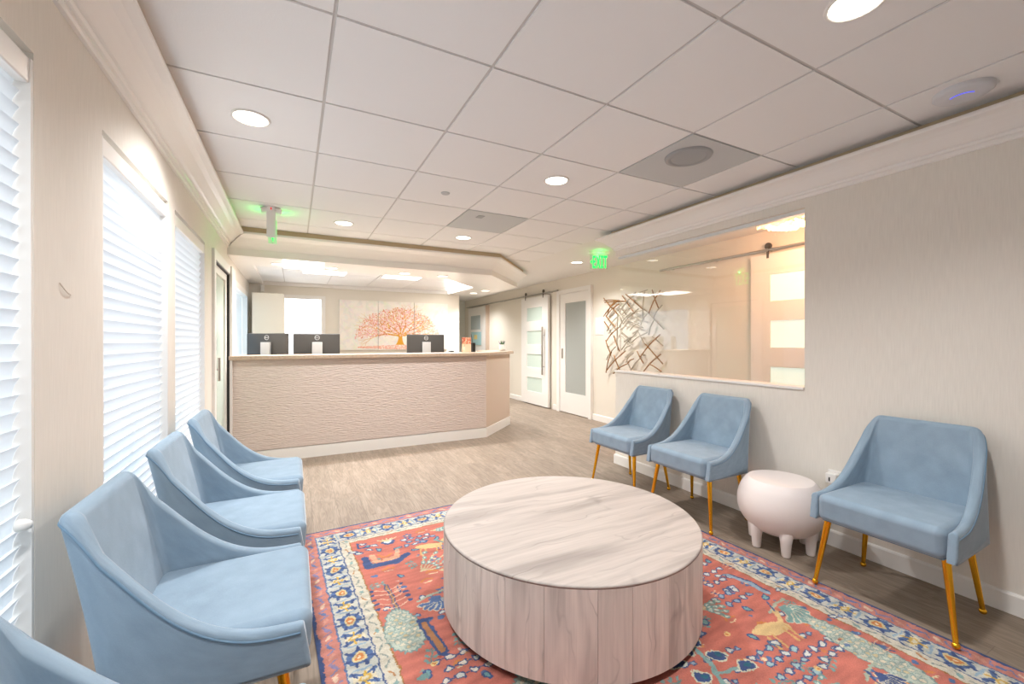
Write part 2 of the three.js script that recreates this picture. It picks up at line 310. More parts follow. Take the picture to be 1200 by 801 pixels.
// ---------------------------------------------------------------- lights
function downlight(x, y, z, label, group, power = CAN_POWER, r = 0.075, color = CAN_COLOR) {
  const t = thing('downlight', label, 'downlight', [x, y, z], 0, group);
  mesh('trim_ring', new THREE.TorusGeometry(r + 0.008, 0.007, 8, 28).rotateX(Math.PI / 2), M.white, t);
  mesh('lamp_lens', new THREE.CylinderGeometry(r, r, 0.006, 28), M.canGlow, t);
  const s = new THREE.SpotLight(color, power, 0, 1.22, 0.9, 2);
  s.position.set(0, -0.012, 0); s.target.position.set(0, -2, 0); s.castShadow = true; s.shadow.radius = 3.5; s.shadow.mapSize.set(512, 512);
  t.add(s); t.add(s.target);
  return t;
}
for (const [x, z, l] of [[-0.196, -2.541, 'round downlight beside the crown moulding over the chairs by the windows'], [1.663, -2.523, 'round downlight one tile from the grey grille with round diffuser'], [0.431, -4.381, 'round downlight between the emergency exit unit and the soffit'], [1.665, -4.386, 'round downlight between the plain grey access panel and the soffit'], [1.693, -0.733, 'round downlight in line with the wireless access point'], [-0.196, -0.733, 'round downlight above the end chair of the window row']]) downlight(x, CE - 0.002, z, l, 'lobby ceiling downlights');
downlight(3.652, CE - 0.003, -5.003, 'round white downlight in the hallway ceiling beyond the exit sign', undefined, CAN_POWER * 1.4);
downlight(3.6, CE - 0.003, -7.1, 'added unseen downlight brightening the hallway outside the sliding door', undefined, CAN_POWER * 0.95);  // out of view, added because the hallway came out dark
downlight(3.6, CE - 0.003, -9.3, 'added unseen downlight brightening the far end of the hallway', undefined, CAN_POWER * 1.6);  // out of view too, added to brighten the far hallway
for (const [x, l] of [[-0.159, 'on the window side of the bright panel'], [0.40, 'touching the bright rectangular panel'], [1.269, 'in front of the narrow light panel'], [1.778, 'beside the triangular light panel']]) downlight(x, SB - 0.003, -5.46, 'small soffit downlight ' + l, 'soffit downlights over the counter', CAN_POWER * 0.8, 0.06);
for (const [x, z, l] of [[2.903, -7.127, 'deeper small soffit downlight near the end of the reception back wall'], [2.94, -6.673, 'small soffit downlight above the plant end of the counter']]) downlight(x, SB - 0.003, z, l, 'soffit downlights by the hallway', CAN_POWER * 0.8, 0.06);
function ledPanel(poly, y, label, power) {
  const t = thing('ceiling_light', label, 'light panel');
  mesh('lamp_diffuser', prism(poly, y, y + 0.008), M.panelGlow, t);
  const xs = poly.map((p) => p[0]), zs = poly.map((p) => p[1]), w = Math.max(...xs) - Math.min(...xs), d = Math.max(...zs) - Math.min(...zs);
  const k = poly.length === 3 ? 0.6 : 1;
  const l = new THREE.RectAreaLight(0xfff8f0, power, w * k, d * k); l.position.set(xs.reduce((a, b) => a + b) / xs.length, y - 0.006, zs.reduce((a, b) => a + b) / zs.length); l.rotation.x = -Math.PI / 2; t.add(l);
}
ledPanel(LED1, SB - 0.008, 'bright rectangular light panel in the soffit strip', 8);
ledPanel([[0.1, -5.76], [0.6, -5.76], [0.6, -6.04], [0.1, -6.04]], 2.166, 'bright light panel in the tile recess behind the soffit strip', 8);
ledPanel([[1.08, -5.76], [1.57, -5.76], [1.57, -6.0], [1.08, -6.0]], 2.166, 'narrow light panel in the tile recess over the painting', 8);
ledPanel([[1.97, -5.78], [2.6, -6.44], [2.55, -7.52]], 2.172, 'bright triangular light panel at the angled corner of the recess', 8);

// grilles, sprinkler, access point
{
  const g = thing('ceiling_vent', 'grey square return grille with round diffuser in the ceiling', 'ceiling vent', [ventA[0] + 0.305, CE, ventA[1] - 0.305]);
  mesh('grille_panel', bx(-0.298, 0.298, -0.002, 0.01, -0.298, 0.298), M.vent, g);
  const d = mesh('round_diffuser', new THREE.LatheGeometry([[0, -0.012], [0.1, -0.012], [0.105, -0.006], [0.11, -0.014], [0.135, -0.012], [0.14, -0.002]].map((p) => new THREE.Vector2(...p)), 40), M.ventDark, g); d.position.set(-0.09, 0, 0.09);
  const v = thing('ceiling_vent', 'plain grey square access panel in the ceiling near the soffit', 'ceiling vent', [ventB[0] + 0.305, CE, ventB[1] - 0.305]);
  mesh('grille_panel', bx(-0.298, 0.298, -0.002, 0.01, -0.298, 0.298), M.vent, v);
  mesh('latch', bx(-0.16, -0.1, -0.006, -0.002, 0.12, 0.2), M.ventDark, v);
  const s = thing('sprinkler_cover', 'small grey sprinkler disc in a ceiling tile', 'sprinkler', [1.043, CE, -3.136]);
  mesh('cover_plate', new THREE.CylinderGeometry(0.035, 0.03, 0.008, 24).translate(0, -0.004, 0), M.vent, s);
  const a = thing('wireless_access_point', 'white round wireless access point with blue arc on the ceiling', 'access point', [2.725, CE, -0.765]);
  mesh('dome', new THREE.LatheGeometry([[0.0, -0.03], [0.06, -0.029], [0.09, -0.024], [0.102, -0.014], [0.102, 0]].map((p) => new THREE.Vector2(...p)), 40), std({ color: 0xd7d8dc, roughness: 0.35 }), a);
  mesh('status_light', new THREE.TorusGeometry(0.045, 0.0018, 6, 24, 2.0).rotateX(Math.PI / 2).rotateY(-2.0).translate(0, -0.03, 0), std({ color: 0x4a55ff, emissive: 0x4455ff, emissiveIntensity: 1 }), a);
}
// exit signs
function exitSign(p, turn, label, heads) {
  const t = thing('exit_sign', label, 'exit sign', p, turn);
  mesh('housing', rbox(-0.15, 0.15, -0.045, 0, -0.03, 0.03, 0.006), M.white, t);
  mesh('clear_panel', bx(-0.135, 0.135, -0.262, -0.045, -0.004, 0.004), phys({ color: 0xf4fff6, roughness: 0.02, transmission: 0.97, thickness: 0 }), t);
  for (const s of [1, -1]) {
    if (s > 0) { const g = lettering('EXIT', 0.185, 0.003); g.scale(0.42, 1, 1); g.translate(0.014, -0.155, 0.005);
    mesh('lettering', g, M.green, t);
    const ar = new THREE.Shape([[-0.13, 0], [-0.104, 0.032], [-0.104, -0.032]].map((q) => new THREE.Vector2(...q)));
    const ag = new THREE.ExtrudeGeometry(ar, { depth: 0.003, bevelEnabled: false }); ag.translate(0, -0.155, 0.005); mesh('arrow', ag, M.green, t); }
    const l = new THREE.PointLight(0x1cff60, 0.022, 0, 2); l.position.set(0, -0.06, s * 0.085); l.castShadow = true; l.shadow.radius = 0.3; t.add(l);
  }
  if (heads) {
    for (const q of [-1, 1]) mesh('emergency_head', cyl(0.03, 0.024, [-0.11, -0.02, q * 0.03], [-0.12, -0.035, q * 0.075], 16), M.white, t);
    for (const q of [-1, 1]) mesh('panel_edge', bx(q * 0.135, q * 0.147, -0.264, -0.045, -0.034, 0.034), M.white, t);
    mesh('test_button', bx(-0.153, -0.15, -0.03, -0.012, -0.004, 0.004), std({ color: 0xd02020, emissive: 0xff3030, emissiveIntensity: 0.6 }), t);
  }
  return t;
}
exitSign([3.47, CE, -4.28], -0.45, 'green lettered exit sign hanging from the hallway ceiling', false).scale.setScalar(0.86);
exitSign([-0.172, CE, -4.27], Math.PI / 2, 'white exit unit with emergency lamp heads near the window wall', true);

// ---------------------------------------------------------------- glazing of the opening
{
  const p = struct('window_6', bx(WR + 0.056, WR + 0.064, 0.985, 2.165, -1.6, -3.46), M.pane, 'large clear frameless glass pane above the half wall', 'window');
  p.name = 'window_6';
}

// ---------------------------------------------------------------- hallway doors
function barnDoor(name, label, zA, zB, paneSpan, paneMat, handle) {        // sliding door on the hallway wall, hung from a rail
  const d = struct(name, null, null, label, 'door');
  const x1 = HW - 0.03, x0 = x1 - 0.045, [pa, pb] = paneSpan, rows = [[1.97, 1.70], [1.50, 1.23], [1.03, 0.76], [0.56, 0.27]];
  const gs = [bx(x0, x1, 0.02, 2.18, zA, pa), bx(x0, x1, 0.02, 2.18, pb, zB)]; let y = 2.18;
  for (const [t, b] of rows) { gs.push(bx(x0, x1, t, y, pa, pb)); y = b; } gs.push(bx(x0, x1, 0.02, y, pa, pb));
  mesh('door_leaf', merge(gs), M.white, d);
  for (const [t, b] of rows) mesh('frosted_pane', bx(x0 + 0.015, x1 - 0.015, b, t, pa, pb), paneMat, d);
  if (handle !== undefined) mesh('handle', merge([cyl(0.018, 0.018, [x0 - 0.05, 0.64, handle], [x0 - 0.05, 1.57, handle], 14), cyl(0.008, 0.008, [x0, 0.8, handle], [x0 - 0.05, 0.8, handle], 10), cyl(0.008, 0.008, [x0, 1.41, handle], [x0 - 0.05, 1.41, handle], 10)]), M.steel, d);
  for (const z of [zA + (zB - zA) * 0.17, zA + (zB - zA) * 0.83]) mesh('roller', merge([new THREE.CylinderGeometry(0.035, 0.035, 0.016, 20).rotateZ(Math.PI / 2).translate(x0 + 0.01, 2.265, z), bx(x0 - 0.004, x0 + 0.004, 2.14, 2.27, z - 0.012, z + 0.012)]), M.steelDark, d);
  return d;
}
function rail(label, zA, zB) {
  const t = thing('door_rail', label, 'rail'), x = HW - 0.065;
  mesh('rail_bar', cyl(0.015, 0.015, [x, 2.225, zA], [x, 2.225, zB], 12), M.steel, t);
  for (let k = 0; k < 5; k++) { const z = zA + (zB - zA) * (0.06 + 0.22 * k); mesh('bracket', merge([cyl(0.01, 0.01, [x, 2.225, z], [HW, 2.225, z], 10), new THREE.CylinderGeometry(0.018, 0.018, 0.01, 14).rotateZ(Math.PI / 2).translate(x - 0.012, 2.225, z)]), M.steel, t); }
}
rail('brushed steel sliding-door rail along the hallway past reception', -6.5, -11.1);
rail('brushed steel sliding-door rail seen through the glass pane', -4.06, -1.2);
barnDoor('door_2', 'white sliding door with four pale frosted panes and long bar handle', -7.88, -6.82, [-7.645, -7.04], M.frost, -6.95);
barnDoor('door_3', 'white sliding door with lit frosted panes behind the glass', -2.80, -1.76, [-2.6, -1.96], M.litPane);
{ // hinged door with one tall grey pane
  const d = struct('door_4', null, null, 'white hinged door with one tall grey frosted pane', 'door'), x0 = HW - 0.03;
  mesh('door_frame', merge([bx(x0 - 0.015, HW, 0, 2.22, -6.57, -6.48), bx(x0 - 0.015, HW, 0, 2.22, -5.63, -5.555), bx(x0 - 0.015, HW, 2.15, 2.22, -6.48, -5.63)]), M.white, d);
  mesh('door_leaf', merge([bx(x0, HW, 0.015, 2.145, -6.475, -6.31), bx(x0, HW, 0.015, 2.145, -5.71, -5.635), bx(x0, HW, 1.975, 2.145, -6.31, -5.71), bx(x0, HW, 0.015, 0.37, -6.31, -5.71)]), M.white, d);
  mesh('frosted_pane', bx(x0 + 0.012, HW, 0.37, 1.975, -6.31, -5.71), M.frostGrey, d);
  mesh('handle', rbox(x0 - 0.012, x0, 0.98, 1.16, -6.42, -6.38, 0.004), M.steel, d);
}
{ // door far down the hallway
  const d = struct('door_5', null, null, 'white sliding door with dark glazed light far down the hallway', 'door'), x0 = HW - 0.075;
  mesh('door_leaf', bx(x0, HW - 0.03, 0.02, 2.18, -9.8, -10.95), M.white, d);
  mesh('door_edge', bx(x0 - 0.01, HW, 0.02, 2.2, -9.7, -9.76), M.counterSide, d);
  mesh('window_light', bx(x0 - 0.006, x0, 1.6, 1.97, -10.1, -10.75), std({ color: 0xb9c6ca, roughness: 0.2 }), d);
  const pic = thing('wall_picture', 'small teal picture hung beside the far hallway door', 'picture', [x0 - 0.01, 1.36, -10.36]);
  mesh('canvas', bx(-0.012, 0, -0.17, 0.17, -0.33, 0.33), std({ color: 0xa9cdd0, roughness: 0.7 }), pic);
  mesh('yellow_patch', bx(-0.014, -0.012, -0.02, 0.1, -0.12, 0.1), std({ color: 0xe3d08a, roughness: 0.7 }), pic);
}
{ // switch plates
  const t = thing('switch_plate', 'white four-gang switch plate beside the rod sculpture', 'switch plate', [HW, 1.535, -5.385]);
  mesh('plate', rbox(-0.008, 0, -0.14, 0.14, -0.1, 0.1, 0.003), M.white, t);
  for (const y of [-0.07, 0.07]) for (const z of [-0.05, 0.05]) mesh('rocker', rbox(-0.014, -0.007, y - 0.035, y + 0.035, z - 0.018, z + 0.018, 0.002), M.gloss, t);
}
// rod sculpture on the hallway wall
{
  const rods = [[-5.24,1.93,-4.88,1.9],[-5.22,1.97,-5.03,1.8],[-5.21,1.9,-4.69,1.87],[-5.21,1.68,-4.88,1.9],[-5.17,1.68,-4.87,1.85],[-5.17,1.45,-4.9,1.68],[-5.14,1.3,-4.88,1.49],[-4.98,1.89,-5.14,1.72],[-5.19,1.6,-5.07,1.49],[-5.17,1.69,-4.95,1.51],[-5.03,1.81,-4.9,1.68],[-5.16,1.31,-5.05,1.11],[-5.16,1.0,-4.95,1.21],[-5.01,1.38,-4.88,1.14],[-5.16,0.8,-5.03,1.13],[-5.16,0.84,-4.74,1.15],[-4.98,0.8,-4.69,0.96],[-4.69,0.96,-4.56,1.04],[-5.0,1.08,-4.87,0.86],[-4.9,1.68,-4.51,1.99],[-4.81,1.97,-4.55,1.69],[-4.71,1.98,-4.36,1.73],[-4.64,1.91,-4.29,2.0],[-4.88,1.72,-4.69,1.88],[-4.85,1.71,-4.77,1.55],[-4.9,1.68,-4.9,1.15],[-4.9,1.49,-4.64,1.71],[-4.77,1.55,-4.46,1.75],[-4.72,1.66,-4.36,1.73],[-4.79,1.67,-4.61,1.57],[-4.61,1.57,-4.38,1.48],[-4.87,1.47,-4.64,1.31],[-4.81,1.16,-4.46,1.43],[-4.77,1.15,-4.64,1.23],[-4.76,1.07,-4.63,0.87],[-4.72,0.98,-4.56,1.12],[-4.63,0.87,-4.42,1.07],[-4.42,1.07,-4.06,1.38],[-4.39,0.85,-4.06,1.12],[-4.51,1.15,-4.39,0.98],[-4.46,1.43,-4.34,1.25],[-4.34,1.25,-4.03,0.99],[-4.24,0.98,-4.03,0.89],[-4.21,1.99,-4.09,1.72],[-4.08,1.97,-4.29,1.67],[-4.29,1.67,-4.41,1.52],[-4.36,1.73,-4.01,1.45],[-4.29,1.38,-4.19,1.59],[-4.19,1.59,-4.03,1.77],[-4.22,1.36,-4.03,1.23],[-4.33,1.99,-4.37,1.59],[-4.83,1.38,-4.59,1.24],[-4.66,1.45,-4.47,1.55],[-4.59,1.28,-4.29,1.41],[-4.88,1.84,-4.72,1.68],[-4.74,1.28,-4.49,1.37],[-4.77,1.7,-4.6,1.78],[-4.55,1.64,-4.37,1.6]];
  const t = thing('wall_sculpture', 'abstract wall sculpture of crossed gold and silver metal rods', 'wall sculpture', [HW, 0, 0]);
  const gm = std({ color: 0x9c7040, roughness: 0.45, metalness: 0.5 }), sm = std({ color: 0xb6ad9c, roughness: 0.4, metalness: 0.5 });
  rods.forEach(([z0, y0, z1, y1], i) => {
    const d = -0.03 - 0.04 * ((i * 0.618) % 1), silver = (i > 21 && i < 37) || i > 44 || i % 7 === 5, m = [(z0 + z1) / 2, (y0 + y1) / 2];
    mesh('rod', tube([[d, y0, z0], [d - 0.015, m[1] + 0.012, m[0]], [d, y1, z1]], 0.0085, 6, 6), silver ? sm : gm, t);
  });
  mesh('wall_mount', merge([cyl(0.012, 0.012, [0, 1.75, -4.9], [-0.05, 1.75, -4.9], 8), cyl(0.012, 0.012, [0, 1.1, -4.4], [-0.05, 1.1, -4.4], 8)]), sm, t);
}
// chandelier in the corridor behind the glass
{
  const t = thing('chandelier', 'glowing warm shell chandelier under the ceiling behind the glass', 'chandelier', [3.76, 0, -2.1]);
  const shell = new THREE.CylinderGeometry(0.042, 0.042, 0.0025, 7);
  const mats = [0xffdfa6, 0xffcf87, 0xfff0cc].map((c) => std({ color: 0xfff1d6, emissive: c, emissiveIntensity: 0.45, roughness: 0.4 }));
  for (let k = 0; k < 130; k++) {
    const a = k * 2.39996, f = Math.sqrt((k + 0.5) / 130), r = 0.33 * f, y = 2.285 + 0.1 * f * f + rr(-0.012, 0.012);
    const s = mesh('shell', shell, mats[k % 3], t); s.position.set(r * Math.cos(a), y, r * Math.sin(a)); s.rotation.set(rr(-1.1, 1.1), rr(0, 3), rr(-1.1, 1.1));
  }
  mesh('canopy_plate', new THREE.CylinderGeometry(0.3, 0.32, 0.02, 32).translate(0, 2.425, 0), M.steel, t);
  const l = new THREE.PointLight(0xffbf92, 2.2, 0, 2); l.position.set(0, 2.2, 0); l.castShadow = true; l.shadow.radius = 6; t.add(l);
}

// ---------------------------------------------------------------- reception counter
{
  const t = thing('reception_counter', 'long beige reception counter with combed front and angled end', 'counter');
  mesh('combed_front_panel', bx(-0.57, 2.302, 0.135, 1.095, -5.2, -5.225), M.combed, t);
  mesh('counter_body', prism([[-0.57, -5.225], [2.302, -5.225], [2.36, -5.2595], [2.985, -5.845], [2.985, -6.45], [2.8, -6.45], [2.8, -5.95], [2.22, -5.42], [-0.57, -5.42]], 0.0, 1.095), M.counterSide, t);
  const a = [2.302, -5.2], b = [2.985, -5.84], dx = b[0] - a[0], dz = b[1] - a[1], l = Math.hypot(dx, dz), n = [-dz / l, dx / l];
  mesh('angled_panel', prism([a, b, [b[0] - n[0] * 0.03, b[1] - n[1] * 0.03], [a[0] - n[0] * 0.03, a[1] - n[1] * 0.03]], 0.135, 1.095), M.counterSide, t);
  mesh('kick_board', prism([[-0.57, -5.192], [2.305, -5.192], [2.99, -5.835], [2.97, -5.87], [2.29, -5.225], [-0.57, -5.225]], 0, 0.125), M.white, t);
  const slab = new THREE.Shape([[-0.585, -5.16], [2.32, -5.16], [3.03, -5.82], [3.03, -6.5], [2.72, -6.5], [2.72, -6.0], [2.18, -5.52], [-0.585, -5.52]].map(([x, z]) => new THREE.Vector2(x, -z)));
  const g = new THREE.ExtrudeGeometry(slab, { depth: 0.029, bevelEnabled: true, bevelSize: 0.008, bevelThickness: 0.008, bevelSegments: 3 }); g.rotateX(-Math.PI / 2); g.translate(0, 1.103, 0);
  mesh('countertop', g, M.stone, t);
}
{
  const t = thing('work_desk', 'pale work desk hidden behind the reception counter', 'desk');
  mesh('desk_top', bx(-0.5, 2.2, 0.71, 0.74, -5.43, -6.1), M.white, t);
  for (const x of [-0.45, 1.0, 2.15]) mesh('side_panel', bx(x - 0.015, x + 0.015, 0, 0.71, -5.5, -6.05), M.white, t);
}
function monitor(x, z, turn, label, roll) {
  const t = thing('computer_monitor', label, 'monitor', [x, 0.74, z], turn);
  const s = mesh('screen_housing', rbox(-0.262, 0.262, 0.325, 0.645, -0.018, 0.018, 0.008), M.darkPlastic, t);
  mesh('display', bx(-0.252, 0.252, 0.34, 0.635, -0.0195, -0.0185), M.black, t);
  const stand = mesh('stand_column', rbox(-0.058, 0.058, 0.02, 0.54, 0.02, 0.05, 0.004), M.silver, t);
  mesh('stand_base', rbox(-0.12, 0.12, 0.0, 0.015, -0.1, 0.1, 0.004), M.silver, t);
  const ring = mesh('brand_ring', new THREE.TorusGeometry(0.026, 0.0028, 8, 28).translate(0, 0.595, 0.019), M.silver, t);
  mesh('brand_lettering', lettering('DELL', 0.013, 0.002).translate(0, 0.595, 0.018), M.silver, t);
  for (const q of t.children) if (roll && q !== stand) q.rotation.x = roll;
  return t;
}
monitor(-0.275, -5.74, -0.62, 'dark computer monitor turned toward the window at the counter end');
monitor(0.254, -5.75, 0, 'dark computer monitor facing the bright back window');
monitor(1.627, -5.75, 0, 'dark computer monitor in front of the blossom painting');
{ // desk telephone handset, frame, card box, planter on the counter
  const p = thing('desk_phone', 'black desk phone behind the counter next to a monitor', 'phone', [1.98, 0.74, -5.7]);
  mesh('phone_body', rbox(-0.08, 0.08, 0, 0.33, -0.04, 0.04, 0.01), M.black, p);
  mesh('handset', tube([[-0.06, 0.36, 0], [-0.03, 0.395, 0], [0.03, 0.395, 0], [0.06, 0.36, 0]], 0.018, 16, 10), M.black, p);
  const c = document.createElement('canvas'); c.width = 256; c.height = 384; const g = c.getContext('2d');
  g.fillStyle = '#ecd3b6'; g.fillRect(0, 0, 256, 384); g.fillStyle = '#e9a27c'; g.fillRect(0, 0, 256, 170);
  for (let k = 0; k < 160; k++) { g.fillStyle = ['#d4553f', '#f0b489', '#b8452f', '#f6d9bd'][k % 4]; g.beginPath(); g.arc(rr(0, 256), rr(0, 170), rr(5, 16), 0, 7); g.fill(); }
  g.strokeStyle = '#b06a3c'; g.lineWidth = 8; g.beginPath(); g.moveTo(10, 370); g.lineTo(90, 180); g.stroke(); g.fillStyle = '#d9e0cf'; g.fillRect(30, 240, 60, 90);
  const tex = new THREE.CanvasTexture(c); tex.colorSpace = THREE.SRGBColorSpace;
  const f = thing('photo_card', 'coral and cream printed card standing on the counter', 'card', [2.11, 1.14, -5.44], 0.1);
  mesh('card_back', rbox(-0.072, 0.072, 0, 0.205, -0.012, 0, 0.003), M.black, f);
  mesh('print', new THREE.PlaneGeometry(0.14, 0.2).translate(0, 0.103, 0.001), std({ map: tex, roughness: 0.5 }), f);
  const k = thing('card_holder', 'small black holder beside the printed card on the counter', 'holder', [2.235, 1.14, -5.5]);
  mesh('holder_body', rbox(-0.022, 0.022, 0, 0.13, -0.03, 0.03, 0.005), M.black, k);
  mesh('pen', cyl(0.004, 0.004, [-0.005, 0.1, 0], [-0.03, 0.25, 0], 8), M.darkPlastic, k);
  const pl = thing('potted_succulent', 'tiny green and purple plant in white pot on the counter', 'plant', [2.94, 1.14, -6.02]);
  mesh('pot', new THREE.LatheGeometry([[0, 0], [0.04, 0], [0.048, 0.03], [0.05, 0.1], [0.044, 0.1], [0.042, 0.085], [0, 0.085]].map((q) => new THREE.Vector2(...q)), 28), M.white, pl);
  const leaf = new THREE.ConeGeometry(0.008, 0.09, 6).translate(0, 0.045, 0);
  for (let q = 0; q < 16; q++) { const m = mesh('leaf', leaf, std({ color: q % 4 === 0 ? 0x7a4fa0 : [0x5c7f4c, 0x3f6a3c][q % 2], roughness: 0.6 }), pl); m.position.set(rr(-0.025, 0.025), 0.083, rr(-0.02, 0.02)); m.rotation.set(rr(-0.5, 0.5), 0, rr(-0.5, 0.5)); }
}
{ // tall beige cabinet, wall sensor
  const t = thing('storage_cabinet', 'tall plain beige cabinet beside the bright back window', 'cabinet', [-0.32, 0, -7.1]);
  mesh('cabinet_body', rbox(-0.2, 0.19, 0, 1.975, -0.3, 0.2, 0.004), std({ color: 0xd9cfbb, roughness: 0.6 }), t);
  mesh('cabinet_door', bx(-0.198, 0.188, 0.06, 1.97, 0.2, 0.218), std({ color: 0xdad0bd, roughness: 0.55 }), t);
  const s = thing('wall_sensor', 'small white sensor high on the corner above the beige cabinet', 'sensor', [-0.43, 2.1, -7.44]);
  mesh('sensor_body', rbox(-0.02, 0.03, -0.06, 0.05, 0, 0.04, 0.006), M.white, s);
}
{ // blossom triptych
  const W = 1500, H = 672, c = document.createElement('canvas'); c.width = W; c.height = H; const g = c.getContext('2d');
  g.fillStyle = '#f3ece2'; g.fillRect(0, 0, W, H);
  for (let k = 0; k < 900; k++) { g.fillStyle = `rgba(${230 + rr(-12, 14) | 0},${226 + rr(-12, 14) | 0},${216 + rr(-12, 14) | 0},0.25)`; g.beginPath(); g.ellipse(rr(0, W), rr(0, H), rr(20, 70), rr(8, 24), rr(0, 3), 0, 7); g.fill(); }
  for (let k = 0; k < 1300; k++) { const x = rr(230, 1300), y = 610 + rr(-1, 1) * 34 * (1 - Math.abs(x - 790) / 700) + 26; g.fillStyle = ['#e9a48e', '#f3c9b4', '#d98868', '#efb7a5'][k % 4]; g.beginPath(); g.ellipse(x, y, rr(3, 9), rr(2, 4), 0, 0, 7); g.fill(); }
  const blossoms = (count) => { for (let k = 0; k < count; k++) {
    const a = rr(0, Math.PI), q = Math.sqrt(rnd()), x = 790 + Math.cos(a) * q * 590, y = 470 - Math.sin(a) * q * 385 + rr(-8, 24) + 40 * Math.pow(Math.abs(x - 790) / 590, 2);
    g.fillStyle = ['#f6dcd6', '#eeb9b4', '#f8e9e2', '#e79f8f', '#f0c8c0', '#dd8a74', '#e9b3c0', '#cf7f3a'][Math.floor(rnd() * 8)]; g.globalAlpha = 0.85; g.beginPath(); g.ellipse(x, y, rr(4, 13), rr(3, 8), rr(0, 3), 0, 7); g.fill();
  } };
  blossoms(1900); g.globalAlpha = 1;
  const branch = (x, y, a, l, w, d) => { const x2 = x + Math.cos(a) * l, y2 = y - Math.sin(a) * l * 0.75; g.strokeStyle = ['#d79a2a', '#c98222', '#e0ad3c'][d % 3]; g.lineWidth = w; g.lineCap = 'round'; g.beginPath(); g.moveTo(x, y); g.quadraticCurveTo((x + x2) / 2 + rr(-12, 12), (y + y2) / 2, x2, y2); g.stroke(); if (d < 5) for (const s of [-1, 1]) branch(x2, y2, a + s * rr(0.2, 0.55), l * rr(0.68, 0.86), w * 0.62, d + 1); };
  g.fillStyle = '#d99a25'; g.beginPath(); g.moveTo(735, 604); g.quadraticCurveTo(775, 560, 782, 470); g.lineTo(830, 470); g.quadraticCurveTo(828, 560, 860, 604); g.closePath(); g.fill();
  for (const a of [0.25, 0.7, 1.2, 1.6, 2.1, 2.6, 2.95]) branch(806, 480, a, rr(120, 190), 20, 0);
  blossoms(1100); g.globalAlpha = 1;
  const tex = new THREE.CanvasTexture(c); tex.colorSpace = THREE.SRGBColorSpace; const mat = std({ map: tex, roughness: 0.6 });
  const t = thing('painting_triptych', 'three-panel painting of a pink blossom tree with golden trunk', 'painting', [0.667, 1.142, ZW + 0.002]);
  for (let k = 0; k < 3; k++) {
    const w = 0.631, x0 = k * 0.6315 + 0.003, x1 = x0 + w - 0.006;
    const cv = mesh('canvas_panel', bx(x0, x1, 0, 0.845, 0, 0.035), M.white, t);
    const pg = new THREE.PlaneGeometry(x1 - x0, 0.845).translate((x0 + x1) / 2, 0.4225, 0.036), uv = pg.attributes.uv; for (let i = 0; i < uv.count; i++) uv.setX(i, (k + uv.getX(i)) / 3);
    mesh('painted_face', pg, mat, cv);
  }
}

